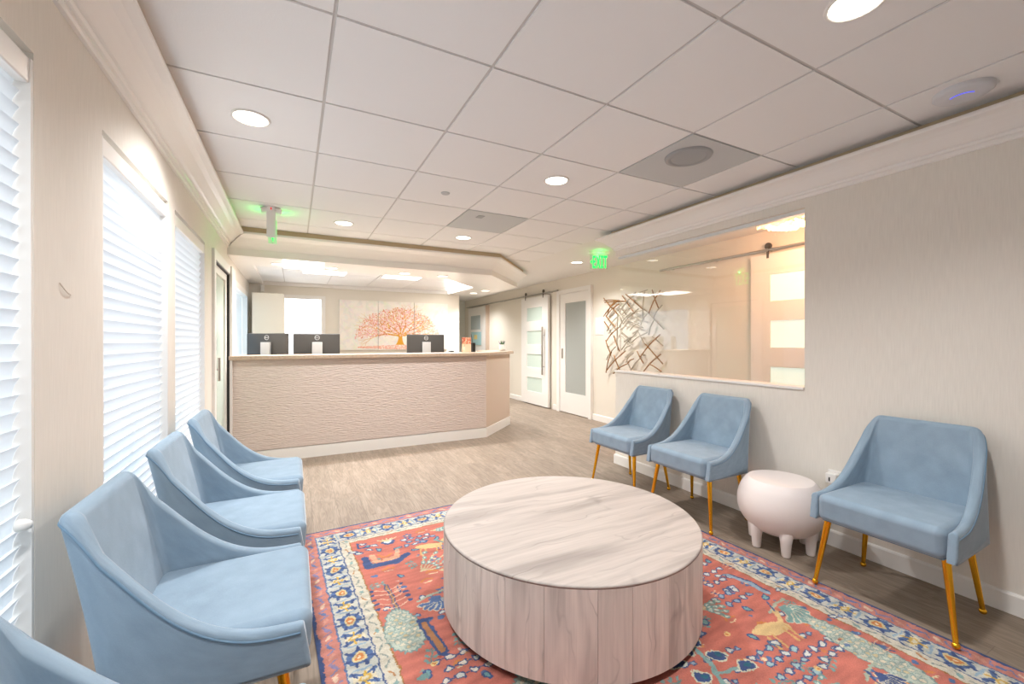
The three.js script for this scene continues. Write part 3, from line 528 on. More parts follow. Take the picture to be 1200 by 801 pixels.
// ---------------------------------------------------------------- rug
{
  const RW = 2.38, RL = 3.1, S = 655, W = Math.round(RW * S), H = Math.round(RL * S);
  const c = document.createElement('canvas'); c.width = W; c.height = H; const g = c.getContext('2d'); g.scale(S, S); g.lineCap = g.lineJoin = 'round';
  const SAL = '#d17a6a', BLU = '#5a76a6', NAVY = '#44598a', CRE = '#dcd5c2', TEAL = '#7fa7a3', ORG = '#d98a4c', LBL = '#9cb6c9', GRN = '#b5c1ac';
  const rect = (x, y, w, h, f) => { g.fillStyle = f; g.fillRect(x, y, w, h); };
  const blob = (x, y, a, b, f, rot = 0) => { g.fillStyle = f; g.beginPath(); for (let k = 0; k <= 14; k++) { const t = k / 14 * 6.2832, q = 1 + 0.14 * Math.sin(k * 5.1 + x * 40 + y * 30); const px = Math.cos(t) * a * q, py = Math.sin(t) * b * q; g[k ? 'lineTo' : 'moveTo'](x + px * Math.cos(rot) - py * Math.sin(rot), y + px * Math.sin(rot) + py * Math.cos(rot)); } g.fill(); };
  const line = (pts, w, f) => { g.strokeStyle = f; g.lineWidth = w; g.beginPath(); pts.forEach(([x, y], i) => g[i ? 'lineTo' : 'moveTo'](x, y)); g.stroke(); };
  rect(0, 0, RW, RL, NAVY); rect(0.014, 0.014, RW - 0.028, RL - 0.028, '#d18a7c');
  // guard stripe motifs, main border, cream band: walked along all four sides
  const side = (n) => { g.save(); if (n === 1) { g.translate(RW, 0); g.rotate(Math.PI / 2); } if (n === 2) { g.translate(RW, RL); g.rotate(Math.PI); } if (n === 3) { g.translate(0, RL); g.rotate(-Math.PI / 2); } };
  rect(0.085, 0.085, RW - 0.17, RL - 0.17, BLU); rect(0.092, 0.092, RW - 0.184, RL - 0.184, '#cfd0c6');
  for (let n = 0; n < 4; n++) {
    side(n); const L = n % 2 ? RL : RW;
    for (let x = 0.04, k = 0; x < L - 0.03; x += 0.062, k++) { blob(x, 0.05, 0.022, 0.009, ['#8f86ad', '#e0a08c', '#6f7fb0', '#e9c9ae'][k % 4], (k % 2 ? 0.5 : -0.5)); line([[x + 0.02, 0.034], [x + 0.04, 0.066]], 0.006, '#7d86b4'); }
    for (let x = 0.16, k = 0; x < L - 0.1; x += 0.125, k++) {
      if (k % 2) { blob(x, 0.15, 0.05, 0.05, BLU); for (let q = 0; q < 7; q++) { const a = q / 7 * 6.283; line([[x, 0.15], [x + 0.058 * Math.cos(a), 0.15 + 0.055 * Math.sin(a)]], 0.014, NAVY); } blob(x, 0.15, 0.034, 0.026, '#dfcf9f'); blob(x, 0.15, 0.022, 0.016, ORG); blob(x, 0.15, 0.008, 0.007, '#f0dcb8'); }
      else { blob(x, 0.15, 0.045, 0.042, '#efe4c4'); for (const s of [-1, 1]) { line([[x + s * 0.035, 0.105], [x + s * 0.018, 0.15], [x + s * 0.035, 0.195]], 0.016, BLU); line([[x + s * 0.05, 0.115], [x + s * 0.056, 0.185]], 0.009, LBL); } for (const s of [-1, 1]) for (let q = 0; q < 3; q++) line([[x + s * 0.012, 0.118 + q * 0.03], [x + s * 0.04, 0.112 + q * 0.038]], 0.008, q % 2 ? '#e0b23f' : NAVY); blob(x, 0.15, 0.016, 0.026, '#e3bd62'); blob(x, 0.15, 0.008, 0.014, '#efe4c4'); }
    }
    g.restore();
  }
  rect(0.207, 0.207, RW - 0.414, RL - 0.414, NAVY); rect(0.213, 0.213, RW - 0.426, RL - 0.426, CRE);
  for (let n = 0; n < 4; n++) { side(n); const L = n % 2 ? RL : RW; for (let x = 0.24, k = 0; x < L - 0.24; x += 0.055, k++) { line([[x, 0.23 + 0.018 * (k % 2)], [x + 0.018, 0.243], [x + 0.034, 0.23 + 0.018 * ((k + 1) % 2)]], 0.007, k % 5 ? '#8f9c98' : '#c08a5a'); if (k % 6 === 0) blob(x + 0.02, 0.243, 0.012, 0.01, '#8fb0ac'); } g.restore(); }
  rect(0.268, 0.268, RW - 0.536, RL - 0.536, '#a9783f'); rect(0.274, 0.274, RW - 0.548, RL - 0.548, SAL);
  // field: abrash then motifs
  for (let k = 0; k < 700; k++) { g.globalAlpha = 0.10; rect(rr(0.29, RW - 0.5), rr(0.29, RL - 0.3), rr(0.05, 0.2), 0.004, ['#d98f7f', '#c06a5b', '#d58474'][k % 3]); } g.globalAlpha = 1;
  const berry = (x, y, r = 0.02, core = LBL) => { blob(x, y, r, r * 0.85, NAVY); blob(x, y, r * 0.68, r * 0.56, core); };
  const cluster = (x, y, n, sx, sy, core) => { for (let k = 0; k < n; k++) { const cols = 4, i = k % cols, j = (k / cols) | 0; berry(x + (i - 1.5) * sx + (j % 2) * sx * 0.5, y + j * sy, 0.021, k % 3 ? core : '#dfe3da'); if (i) line([[x + (i - 1.9) * sx + (j % 2) * sx * 0.5, y + j * sy], [x + (i - 2.1) * sx + (j % 2) * sx * 0.5, y + j * sy]], 0.006, NAVY); } };
  const tree = (x, y, h, s = 1) => { line([[x, y], [x + 0.006, y + h * 0.5], [x, y + h]], 0.022, NAVY); line([[x, y], [x + 0.006, y + h * 0.5], [x, y + h]], 0.011, '#b98a5c'); for (let k = 0; k < 5; k++) for (const q of [-1, 1]) { const yy = y + h * (0.1 + 0.17 * k); line([[x, yy + 0.03], [x + q * 0.055 * s, yy]], 0.007, '#efc3a6'); blob(x + q * 0.068 * s, yy - 0.004, 0.013, 0.01, NAVY); } };
  const feather = (x, y, w, h, rot = 0) => {
    g.save(); g.translate(x, y); g.rotate(rot);
    for (const [f, sc] of [['#7f9c9a', 1], ['#c3cdbd', 0.93]]) { g.fillStyle = f; g.beginPath(); for (let k = 0; k <= 56; k++) { const t = k / 56 * 6.2832, q = (1 + 0.05 * ((k % 2) * 2 - 1)) * sc; g[k ? 'lineTo' : 'moveTo'](Math.sin(t) * w * q * (1 - 0.18 * Math.cos(t)), -Math.cos(t) * h * q); } g.fill(); }
    const cell = 0.03, nx = Math.ceil(w / cell) + 1, ny = Math.ceil(h / (cell * 0.8)) + 1;
    for (let j = -ny; j <= ny; j++) for (let i = -nx; i <= nx; i++) { const px = i * cell + (j & 1) * cell / 2, py = j * cell * 0.8; if ((px / w) ** 2 + (py / h) ** 2 < 0.72) { blob(px, py, cell * 0.47, cell * 0.4, '#8aa5a2'); blob(px, py, cell * 0.36, cell * 0.29, ['#e9dcc0', '#dfd6bd', '#d9c79e', '#cfd6c6'][Math.abs(i * 3 + j * 5) % 4]); } }
    g.restore();
  };
  const sprig = (x, y, a, l, leaf, n = 5) => { for (let k = 0; k < n; k++) { const b = a + (k - (n - 1) / 2) * 0.32, x2 = x + Math.cos(b) * l, y2 = y + Math.sin(b) * l; line([[x, y], [(x + x2) / 2 + 0.01, (y + y2) / 2], [x2, y2]], 0.008, '#d8c9a0'); for (const q of [0.45, 0.7, 1]) { blob(x + (x2 - x) * q + 0.012, y + (y2 - y) * q, 0.019, 0.013, leaf, b); blob(x + (x2 - x) * q + 0.012, y + (y2 - y) * q, 0.01, 0.006, '#dfe6d8', b); } } };
  const palm = (x, y, s, col, rot = 0) => { for (let k = 0; k < 7; k++) { const a = rot + 0.5 + k * 0.36; for (const [lw, f] of [[0.34, '#dcd6bf'], [0.22, col]]) line([[x, y], [x + Math.cos(a) * s * 0.6, y + Math.sin(a) * s * 0.5], [x + Math.cos(a + 0.25) * s, y + Math.sin(a + 0.25) * s]], s * lw, f); } blob(x, y, s * 0.35, s * 0.3, col); line([[x - s, y - s * 0.25], [x - s * 0.3, y - s * 0.5], [x + s * 0.9, y - s * 0.6]], 0.014, GRN); };
  const deer = (x, y, s, f = 1) => { g.fillStyle = '#e9c98f'; g.beginPath(); g.ellipse(x, y, 0.085 * s, 0.032 * s, f * 0.25, 0, 7); g.fill(); line([[x + f * 0.07 * s, y], [x + f * 0.12 * s, y - 0.05 * s]], 0.022 * s, '#e9c98f'); for (const q of [-0.06, -0.03, 0.04, 0.065]) line([[x + q * s, y + 0.02 * s], [x + (q - 0.015) * s, y + 0.08 * s]], 0.01 * s, '#e3b878'); line([[x + f * 0.12 * s, y - 0.05 * s], [x + f * 0.15 * s, y - 0.1 * s]], 0.008 * s, NAVY); };
  const vase = (x, y) => { line([[x - 0.1, y - 0.06], [x - 0.1, y + 0.05], [x + 0.06, y + 0.06], [x + 0.13, y + 0.01]], 0.045, NAVY); line([[x - 0.06, y - 0.07], [x - 0.05, y + 0.01], [x + 0.07, y + 0.01], [x + 0.09, y - 0.07]], 0.032, '#eab08e'); line([[x - 0.02, y - 0.06], [x, y - 0.02], [x + 0.05, y - 0.04]], 0.016, ORG); };
  const cup = (x, y) => { blob(x, y, 0.045, 0.03, NAVY); blob(x, y - 0.008, 0.032, 0.02, '#dbe4ea'); for (let k = -2; k <= 2; k++) line([[x, y - 0.01], [x + k * 0.028, y - 0.05]], 0.01, '#efdcae'); };
  const heart = (x, y, a, r = 0.034) => { blob(x, y, r * 1.25, r, '#dfe3c8', a); blob(x, y, r, r * 0.75, NAVY, a); blob(x + r * 0.3, y, r * 0.4, r * 0.35, '#2f6f86', a); };
  // small filler motifs under the large ones
  for (let j = 0; j * 0.12 < RL - 0.66; j++) for (let i = 0; i * 0.13 < RW - 0.66; i++) {
    const x = 0.35 + i * 0.13 + (j % 2) * 0.06 + rr(-0.03, 0.03), y = 0.35 + j * 0.12 + rr(-0.03, 0.03), k = Math.floor(rnd() * 6), a = rr(0, 6.28);
    if (k === 0) { for (let q = 0; q < 5; q++) blob(x + 0.022 * Math.cos(a + q * 1.257), y + 0.022 * Math.sin(a + q * 1.257), 0.011, 0.009, BLU); blob(x, y, 0.01, 0.009, '#ecd9b0'); }
    if (k === 1) { line([[x - 0.04 * Math.cos(a), y - 0.04 * Math.sin(a)], [x + 0.04 * Math.cos(a), y + 0.04 * Math.sin(a)]], 0.007, '#6f9592'); for (const q of [-0.03, 0, 0.03]) for (const w of [-1, 1]) blob(x + q * Math.cos(a) - w * 0.016 * Math.sin(a), y + q * Math.sin(a) + w * 0.016 * Math.cos(a), 0.012, 0.007, TEAL, a + w * 0.7); }
    if (k === 2) { berry(x, y, 0.019, '#dfe3da'); berry(x + 0.035, y + 0.012, 0.015, LBL); }
    if (k === 3) { line([[x - 0.03, y], [x, y - 0.02], [x + 0.03, y]], 0.012, ORG); line([[x - 0.02, y + 0.016], [x + 0.02, y + 0.016]], 0.008, '#ecd9b0'); }
    if (k === 4) { line([[x, y - 0.03], [x + 0.006, y + 0.03]], 0.01, NAVY); for (const q of [-0.02, 0, 0.02]) line([[x - 0.022, y + q], [x + 0.026, y + q - 0.008]], 0.006, '#efc3a6'); }
    if (k === 5) { blob(x, y, 0.026, 0.016, NAVY, a); blob(x, y, 0.017, 0.009, '#7fb0b4', a); }
  }
  // as laid out in the visible part of the field, then continued beyond it
  line([[0.31, 0.31], [0.31, 0.37], [0.37, 0.39]], 0.014, NAVY); for (const [x, y] of [[0.27, 0.41], [0.34, 0.33], [0.36, 0.42], [0.40, 0.38], [0.30, 0.44]]) { blob(x, y, 0.028, 0.014, NAVY, 0.5); blob(x, y, 0.018, 0.008, '#dfe3da', 0.5); }
  cup(0.49, 0.38); cluster(0.66, 0.40, 11, 0.052, 0.042, LBL); sprig(0.78, 0.36, 0.2, 0.09, TEAL, 3); berry(0.92, 0.42); cup(1.1, 0.4); cluster(1.3, 0.38, 8, 0.05, 0.045, LBL); palm(1.6, 0.42, 0.07, BLU); cup(1.85, 0.4); sprig(1.98, 0.4, 2.4, 0.1, TEAL, 3);
  vase(0.42, 0.58); deer(0.70, 0.56, 1); line([[0.76, 0.5], [0.84, 0.62], [0.86, 0.72]], 0.016, TEAL); sprig(0.56, 0.82, -0.55, 0.21, TEAL, 5); sprig(0.66, 0.86, 0.3, 0.16, TEAL, 4); blob(0.47, 0.66, 0.02, 0.012, NAVY);
  tree(0.36, 0.86, 0.24, 1.15); feather(0.35, 1.24, 0.085, 0.16); palm(0.55, 1.10, 0.085, BLU); for (const [x, y] of [[0.47, 1.24], [0.52, 1.25], [0.62, 1.23], [0.44, 0.92], [0.33, 0.74]]) blob(x, y, 0.018, 0.014, BLU);
  line([[0.42, 1.22], [0.48, 1.23]], 0.02, NAVY); line([[0.44, 1.24], [0.455, 1.46]], 0.05, NAVY); line([[0.44, 1.25], [0.455, 1.45]], 0.026, '#b98157'); cluster(0.50, 1.50, 12, 0.06, 0.055, '#e8e0d0'); palm(0.66, 1.37, 0.07, '#2f7f86'); for (const [x, y] of [[0.60, 1.42], [0.62, 1.47], [0.68, 1.48], [0.40, 1.5]]) { blob(x, y, 0.017, 0.013, '#efd28e'); blob(x, y, 0.008, 0.006, ORG); }
  feather(0.78, 1.76, 0.16, 0.09); blob(0.34, 1.55, 0.024, 0.018, TEAL); blob(0.38, 1.63, 0.03, 0.02, NAVY);
  cluster(1.93, 1.56, 14, 0.055, 0.075, '#dfe6e6'); cluster(1.84, 1.80, 8, 0.055, 0.06, LBL); line([[2.02, 1.70], [2.05, 1.80], [2.04, 1.9]], 0.03, LBL); line([[2.035, 1.70], [2.065, 1.80], [2.055, 1.9]], 0.01, NAVY);
  palm(1.98, 2.02, 0.09, TEAL, -0.4); deer(1.78, 2.06, 1.2); cluster(1.62, 2.12, 16, 0.058, 0.055, '#a9c9cc'); cluster(1.84, 2.22, 7, 0.06, 0.05, '#dfe3da'); feather(1.99, 2.32, 0.075, 0.24, 0.04); for (let k = 0; k < 6; k++) blob(2.075, 2.06 + k * 0.1, 0.013, 0.013, BLU);
  line([[1.30, 2.16], [1.36, 2.05], [1.38, 1.95]], 0.02, '#8fb6b2'); line([[1.34, 2.1], [1.45, 2.12]], 0.014, '#8fb6b2'); for (const [x, y, a] of [[1.27, 2.08, 0.3], [1.40, 1.94, 0.8], [1.47, 2.13, 0], [1.42, 2.04, 0.5], [1.34, 1.95, 1.8], [1.24, 1.98, 0.2]]) heart(x, y, a);
  berry(1.47, 1.92, 0.03, LBL); berry(1.56, 1.88, 0.026, TEAL); for (const [x, y] of [[1.66, 2.36], [1.7, 2.28], [1.58, 1.98]]) { blob(x, y, 0.016, 0.013, '#efd28e'); blob(x, y, 0.008, 0.007, ORG); } palm(1.87, 2.42, 0.07, NAVY); deer(1.7, 2.48, 1); sprig(1.62, 1.8, 0.6, 0.12, TEAL, 4); sprig(1.5, 2.35, 0.2, 0.16, TEAL, 4);
  tree(0.9, 2.0, 0.22); vase(0.6, 2.05); cluster(0.45, 2.2, 12, 0.06, 0.055, LBL); sprig(0.7, 2.4, -0.3, 0.2, TEAL, 5); palm(1.0, 2.45, 0.09, BLU); feather(0.42, 2.56, 0.085, 0.15); deer(1.3, 2.6, 1.2, -1); cluster(1.6, 2.6, 8, 0.06, 0.055, LBL); cup(2.0, 2.7); tree(1.15, 2.5, 0.2);
  sprig(1.1, 0.7, 0.2, 0.18, TEAL, 5); vase(1.5, 0.72); tree(1.85, 0.7, 0.24); cluster(1.95, 1.05, 12, 0.055, 0.055, LBL); palm(1.7, 1.2, 0.09, BLU); deer(1.9, 1.4, 1.2);
  for (let k = 0; k < 130; k++) { const x = rr(0.33, RW - 0.33), y = rr(0.33, RL - 0.33); g.globalAlpha = 0.8; blob(x, y, rr(0.007, 0.014), rr(0.005, 0.01), [ORG, BLU, CRE, TEAL, '#b9553f'][k % 5]); } g.globalAlpha = 1;
  { // hand-knotted look: motif edges wander, every knot a little off in tone
    const src = g.getImageData(0, 0, W, H), out = g.createImageData(W, H), A = src.data, B = out.data; let q = 12345;
    for (let y = 0; y < H; y++) for (let x = 0; x < W; x++) {
      q = (q * 1664525 + 1013904223) >>> 0; const n = q / 4294967296 - 0.5;
      const dx = perlin.noise(x * 0.035, y * 0.035, 1) * 6 + perlin.noise(x * 0.16, y * 0.16, 4) * 4 + n * 2, dy = perlin.noise(x * 0.035, y * 0.035, 11) * 6 + perlin.noise(x * 0.16, y * 0.16, 14) * 4 + n * 2;
      const sx = Math.max(0, Math.min(W - 1, (x + dx) | 0)), sy = Math.max(0, Math.min(H - 1, (y + dy) | 0)), i = (y * W + x) * 4, j = (sy * W + sx) * 4, k = 0.84 + n * 0.16 + perlin.noise(x * 0.012, y * 0.05, 21) * 0.12;
      for (let c3 = 0; c3 < 3; c3++) B[i + c3] = clamp(A[j + c3] * k); B[i + 3] = 255;
    }
    g.putImageData(out, 0, 0);
  }
  const tex = new THREE.CanvasTexture(c); tex.colorSpace = THREE.SRGBColorSpace; tex.anisotropy = 8;
  const h = dataTex(256, 256, (u, v, x, y) => { const q = clamp(128 + 80 * perlin.noise(x * 0.7, y * 0.7, 3) + 40 * perlin.noise(x * 0.15, y * 0.15, 6)); return [q, q, q]; }, false);
  const t = thing('area_rug', 'coral red patterned area rug with blue and cream border', 'rug', [0.03, 0, -3.12], -2.5 * Math.PI / 180 * -1);
  const pg = new THREE.PlaneGeometry(RW, RL).rotateX(-Math.PI / 2).translate(RW / 2, 0.0046, RL / 2);
  mesh('pile', pg, std({ map: tex, bumpMap: rep(h, 6, 8), bumpScale: 0.003, roughness: 0.95 }), t);
  mesh('backing', rbox(0, RW, 0.0003, 0.0044, 0, RL, 0.0018), std({ color: 0x3d5489, roughness: 0.95 }), t);
}

// ---------------------------------------------------------------- coffee table
{
  const R = 0.6275, t = thing('coffee_table', 'big round drum coffee table in pale streaked wood', 'coffee table', [1.242, 0.005, -1.777]);
  mesh('plinth', new THREE.CylinderGeometry(0.54, 0.54, 0.034, 64).translate(0, 0.017, 0), M.black, t);
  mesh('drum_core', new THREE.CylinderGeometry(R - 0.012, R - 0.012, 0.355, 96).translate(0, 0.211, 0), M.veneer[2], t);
  let a = 0.2, k = 0; const end = a + Math.PI * 2;
  while (a < end - 0.001) {
    let w = 0.16 + 0.16 * ((k * 0.618) % 1); if (end - a - w < 0.1) w = end - a;
    const n = 6, pos = [], uv = [], idx = [], o = (k * 0.23) % 0.75, vo = (k * 0.37) % 0.7; const e = 0.0006 / R;
    for (let i = 0; i <= n; i++) { const th = a + e + (w - 2 * e) * i / n; for (const y of [0.034, 0.388]) for (const r of [R]) { pos.push(Math.cos(th) * r, y, Math.sin(th) * r); uv.push(o + (th - a) * R, y + vo); } if (i) { const v = 2 * i - 2; idx.push(v, v + 1, v + 3, v, v + 3, v + 2); } }
    const b = pos.length / 3; for (const th of [a + e, a + w - e]) for (const y of [0.034, 0.388]) { pos.push(Math.cos(th) * (R - 0.012), y, Math.sin(th) * (R - 0.012)); uv.push(o, y); }
    idx.push(0, b, b + 1, 0, b + 1, 1, 2 * n, 2 * n + 1, b + 3, 2 * n, b + 3, b + 2);
    const g = new THREE.BufferGeometry(); g.setAttribute('position', new THREE.Float32BufferAttribute(pos, 3)); g.setAttribute('uv', new THREE.Float32BufferAttribute(uv, 2)); g.setIndex(idx);
    const gi = g.toNonIndexed(); gi.computeVertexNormals();
    { // smooth the curved face
      const p = gi.attributes.position, nn = gi.attributes.normal; for (let i = 0; i < p.count; i++) { const rx = p.getX(i), rz = p.getZ(i), l = Math.hypot(rx, rz); const dot = (nn.getX(i) * rx + nn.getZ(i) * rz) / l; if (Math.abs(dot) > 0.7) { nn.setXYZ(i, rx / l, 0, rz / l); } } }
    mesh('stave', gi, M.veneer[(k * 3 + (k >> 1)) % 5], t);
    a += w; k++;
  }
  const top = new THREE.LatheGeometry([[0, 0.4], [R - 0.008, 0.4], [R - 0.003, 0.3985], [R, 0.395], [R, 0.3885], [R - 0.02, 0.388]].map((p) => new THREE.Vector2(...p)), 128);
  const p = top.attributes.position, uv = top.attributes.uv; for (let i = 0; i < p.count; i++) uv.setXY(i, p.getZ(i) + 0.65, p.getX(i) + 0.65);
  mesh('table_top', top, M.veneerTopDimmed, t);
}

// ---------------------------------------------------------------- velvet chairs
function chairGeometries() {
  const Y0 = 0.36, YT = 0.868, zf = 0.266, zb = -0.19, w0 = 0.28, w1 = 0.272, rc = 0.07, TB = 0.048;
  // outer plan path at the base, from one front tip round the back to the other
  const half = [];
  for (let i = 0; i <= 22; i++) { const t = i / 22; half.push([w0 + (w1 - w0) * t, zf + (zb + rc - zf) * t]); }
  for (let i = 1; i <= 10; i++) { const a = i / 10 * Math.PI / 2; half.push([w1 - rc + rc * Math.cos(a), zb + rc - rc * Math.sin(a)]); }
  for (let i = 1; i <= 8; i++) half.push([(w1 - rc) * (1 - i / 8), zb]);
  const path = [...half, ...half.slice(0, -1).reverse().map(([x, z]) => [-x, z])];
  const N = path.length, nor = path.map((_, i) => { const a = path[Math.max(0, i - 1)], b = path[Math.min(N - 1, i + 1)]; const dx = b[0] - a[0], dz = b[1] - a[1], l = Math.hypot(dx, dz); return [dz / l, -dx / l]; });
  let top = path.map(([x, z]) => {
    const q = (z - zb) / (zf - zb), e = Math.max(0, 1 - Math.max(0, q - 0.07) / 0.93);
    return 0.487 + (YT - 0.487) * e * e * e;
  });
  for (let k = 0; k < 9; k++) top = top.map((h, i) => (i && i < N - 1 ? (top[i - 1] + 2 * h + top[i + 1]) / 4 : h));
  const place = (x, y, z) => { const u = Math.max(0, y - Y0); return [x * (1 - 0.3 * u * Math.min(1, Math.max(0, (0.15 - z) / 0.3))), y, z - 0.14 * u - 0.1 * u * u]; };
  const rings = [], piping = [];
  const section = (i, sc = 1, dzf = 0) => {
    const [x, z] = path[i], [nx, nz] = nor[i], h = top[i], r = (TB - 0.014 * Math.max(0, (z - zb) / (zf - zb))) / 2, ring = [];
    const cx = x + nx * r, cz = z + nz * r + dzf;
    const put = (o, y) => { const yy = Y0 + (y - Y0) * (1 - (1 - sc) * 0.12) + (1 - sc) * 0.006; ring.push(place(cx + nx * o * sc, yy, cz + nz * o * sc)); };
    for (let k = 0; k <= 9; k++) put(-r, Y0 + (h - r - Y0) * k / 9);
    for (let k = 1; k <= 7; k++) { const a = k / 8 * Math.PI; put(-r * Math.cos(a), h - r + r * Math.sin(a)); }
    for (let k = 9; k >= 0; k--) put(r, Y0 + (h - r - Y0) * k / 9);
    return ring;
  };
  rings.push(section(0, 0.62, 0.012), section(0, 0.86, 0.0095), section(0, 1, 0.004));
  for (let i = 0; i < N; i++) { rings.push(section(i)); const [x, z] = path[i], [nx, nz] = nor[i]; piping.push(place(x - nx * 0.0005, top[i] - 0.024, z - nz * 0.0005)); }
  rings.push(section(N - 1, 1, 0.004), section(N - 1, 0.86, 0.0095), section(N - 1, 0.62, 0.012));
  const K = rings[0].length, pos = [], uv = [], idx = [];
  rings.forEach((r, i) => r.forEach((p, k) => { pos.push(...p); uv.push(i * 0.022, k * 0.045); }));
  for (let i = 0; i < rings.length - 1; i++) for (let k = 0; k < K; k++) { const a = i * K + k, b = i * K + (k + 1) % K, c = a + K, d = b + K; idx.push(a, c, b, b, c, d); }
  for (const [i, f] of [[0, 0], [rings.length - 1, 1]]) { const c = rings[i].reduce((s, p) => [s[0] + p[0] / K, s[1] + p[1] / K, s[2] + p[2] / K], [0, 0, 0]); const v = pos.length / 3; pos.push(...c); uv.push(0, 0); for (let k = 0; k < K; k++) { const a = i * K + k, b = i * K + (k + 1) % K; idx.push(...(f ? [v, b, a] : [v, a, b])); } }
  const shell = new THREE.BufferGeometry(); shell.setAttribute('position', new THREE.Float32BufferAttribute(pos, 3)); shell.setAttribute('uv', new THREE.Float32BufferAttribute(uv, 2)); { let vol = 0; for (let i = 0; i < idx.length; i += 3) { const [a, b, c] = [0, 1, 2].map((k) => pos.slice(idx[i + k] * 3, idx[i + k] * 3 + 3)); vol += a[0] * (b[1] * c[2] - b[2] * c[1]) - a[1] * (b[0] * c[2] - b[2] * c[0]) + a[2] * (b[0] * c[1] - b[1] * c[0]); } if (vol < 0) for (let i = 0; i < idx.length; i += 3) [idx[i + 1], idx[i + 2]] = [idx[i + 2], idx[i + 1]]; }
  shell.setIndex(idx); shell.computeVertexNormals();
  const pipe = new THREE.TubeGeometry(new THREE.CatmullRomCurve3(piping.map((p) => new THREE.Vector3(...p))), 110, 0.0032, 6, false);
  // seat cushion
  const sw = 0.492, sd = 0.46, seat = new RoundedBoxGeometry(sw, 0.132, sd, 7, 0.032); seat.translate(0, 0.426, 0.045);
  const p = seat.attributes.position;
  for (let i = 0; i < p.count; i++) {
    let x = p.getX(i), y = p.getY(i), z = p.getZ(i); const u = 2 * x / sw, v = 2 * (z - 0.045) / sd, e = (1 - u * u) * (1 - 0.6 * v * v);
    if (y > 0.42) y += 0.03 * Math.max(0, e);
    if (v > 0) z += 0.022 * (1 - u * u * u * u) * v * (y > 0.4 ? 1 : 0.5);
    p.setXYZ(i, x, y, z);
  }
  seat.computeVertexNormals();
  const uvs = seat.attributes.uv; for (let i = 0; i < p.count; i++) uvs.setXY(i, p.getX(i), p.getZ(i) + p.getY(i));
  const base = rbox(-0.235, 0.235, 0.352, 0.4, -0.17, 0.25, 0.01);
  const legs = [];
  for (const s of [-1, 1]) for (const [tx, tz, fx, fz] of [[0.222, 0.2, 0.268, 0.243], [0.195, -0.135, 0.235, -0.185]]) {
    const ball = new THREE.SphereGeometry(0.0145, 16, 12); ball.translate(s * fx, 0.0155, fz);
    legs.push(merge([cyl(0.0165, 0.0095, [s * tx, 0.375, tz], [s * fx, 0.018, fz], 18), ball]));
  }
  return { shell, pipe, seat, base, legs };
}
const CG = chairGeometries();
function chair(x, z, turn, label, group) {
  const t = thing('velvet_chair', label, 'chair', [x, 0, z], turn, group);
  const s = mesh('upholstered_back', CG.shell, M.velvet, t); mesh('piping', CG.pipe, M.piping, s);
  mesh('seat', CG.seat, M.velvet, t); mesh('seat_base', CG.base, M.piping, t);
  for (const l of CG.legs) mesh('leg', l, M.gold, t).userData.label = 'gold metal leg with ball foot';
  return t;
}
const byWindow = 'velvet chairs along the windows', byWall = 'velvet chairs along the half wall';
chair(-0.235, -0.84, Math.PI / 2, 'pale blue velvet chair at the end of the window row farthest from reception', byWindow);
chair(-0.235, -1.62, Math.PI / 2, 'pale blue velvet chair second from the end beside the wide pier', byWindow);
chair(-0.235, -2.31, Math.PI / 2, 'pale blue velvet chair between two others under the window', byWindow);
chair(-0.235, -3.03, Math.PI / 2, 'pale blue velvet chair in the window row closest to the reception counter', byWindow);
chair(2.7, -2.85, -Math.PI / 2, 'blue velvet chair with gold legs at the hallway end of the half wall', byWall);
chair(2.7, -2.14, -Math.PI / 2, 'blue velvet chair with gold legs between another chair and white stool', byWall).position.y = 0.005;
chair(2.7, -0.975, -Math.PI / 2, 'lone blue velvet chair with gold legs beyond the white stool', byWall).position.y = 0.005;

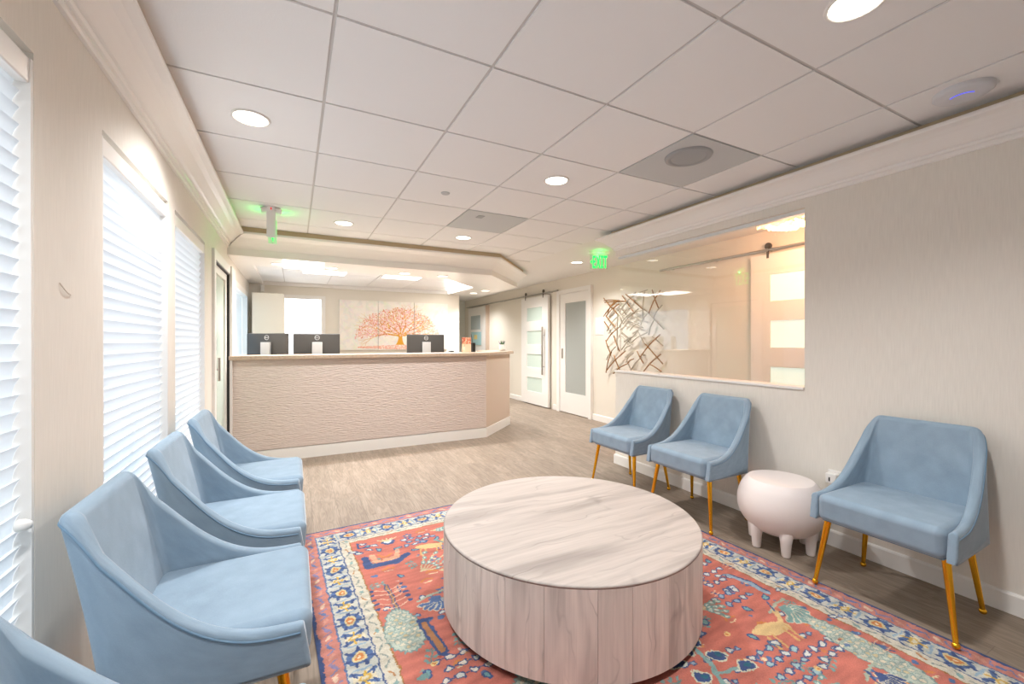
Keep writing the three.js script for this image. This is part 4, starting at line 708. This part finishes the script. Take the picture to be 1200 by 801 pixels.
// ---------------------------------------------------------------- stool
{
  const t = thing('side_stool', 'round white plaster stool on stubby legs between two chairs', 'stool', [2.745, 0, -1.59]);
  const prof = [[0, 0.085], [0.09, 0.088], [0.15, 0.105], [0.2, 0.145], [0.232, 0.2], [0.244, 0.255], [0.24, 0.31], [0.222, 0.365], [0.2, 0.4], [0.186, 0.416], [0.178, 0.422], [0.16, 0.42], [0, 0.418]];
  mesh('body', new THREE.LatheGeometry(new THREE.SplineCurve(prof.map((p) => new THREE.Vector2(...p))).getPoints(60), 56), M.ceramic, t);
  for (let k = 0; k < 6; k++) { const a = k / 6 * Math.PI * 2 + 0.35, c = Math.cos(a), s = Math.sin(a); mesh('leg', new THREE.LatheGeometry([[0, 0], [0.02, 0], [0.024, 0.005], [0.03, 0.08], [0.042, 0.15], [0.0, 0.16]].map((p) => new THREE.Vector2(...p)), 18).translate(c * 0.165, 0, s * 0.165), M.ceramic, t); }
}
// ---------------------------------------------------------------- small wall fittings
{
  const o = thing('wall_outlet', 'white outlet with plugged-in adapter on the wall by the stool', 'outlet', [WR, 0.42, -1.42]);
  mesh('plate', rbox(-0.006, 0, -0.058, 0.058, -0.036, 0.036, 0.002), M.white, o);
  mesh('adapter', rbox(-0.05, -0.006, -0.02, 0.045, -0.032, 0.03, 0.008), M.white, o);
  mesh('socket_slots', bx(-0.0505, -0.05, -0.005, 0.02, -0.012, -0.004), M.black, o);
  const k = thing('blind_knob', 'white round cord knob in front of the window jamb by the wide pier', 'knob', [WL - 0.018, 0.83, -1.505]);
  mesh('knob_body', new THREE.LatheGeometry([[0, 0], [0.024, 0], [0.028, 0.006], [0.026, 0.03], [0.016, 0.05], [0, 0.052]].map((p) => new THREE.Vector2(...p)), 24).rotateZ(-Math.PI / 2), M.white, k); k.scale.setScalar(0.55);
  const h = thing('wall_scuff', 'small curved cream hook on the wide pier', 'scuff', [WL, 1.446, -1.71]);  // raised bar stands for a faint scuff on the pier
  mesh('scuff_bar', tube([[0.002, 0.02, 0.045], [0.012, 0.004, 0.03], [0.014, -0.012, 0], [0.012, -0.018, -0.03], [0.002, -0.018, -0.045]], 0.0028, 20, 8), std({ color: 0xcfc3b4, roughness: 0.7 }), h); h.scale.set(0.35, 0.75, 0.75);
}

scene.traverse((o) => { if (o.isMesh) { o.castShadow = true; o.receiveShadow = true; } });
renderer.render(scene, camera);
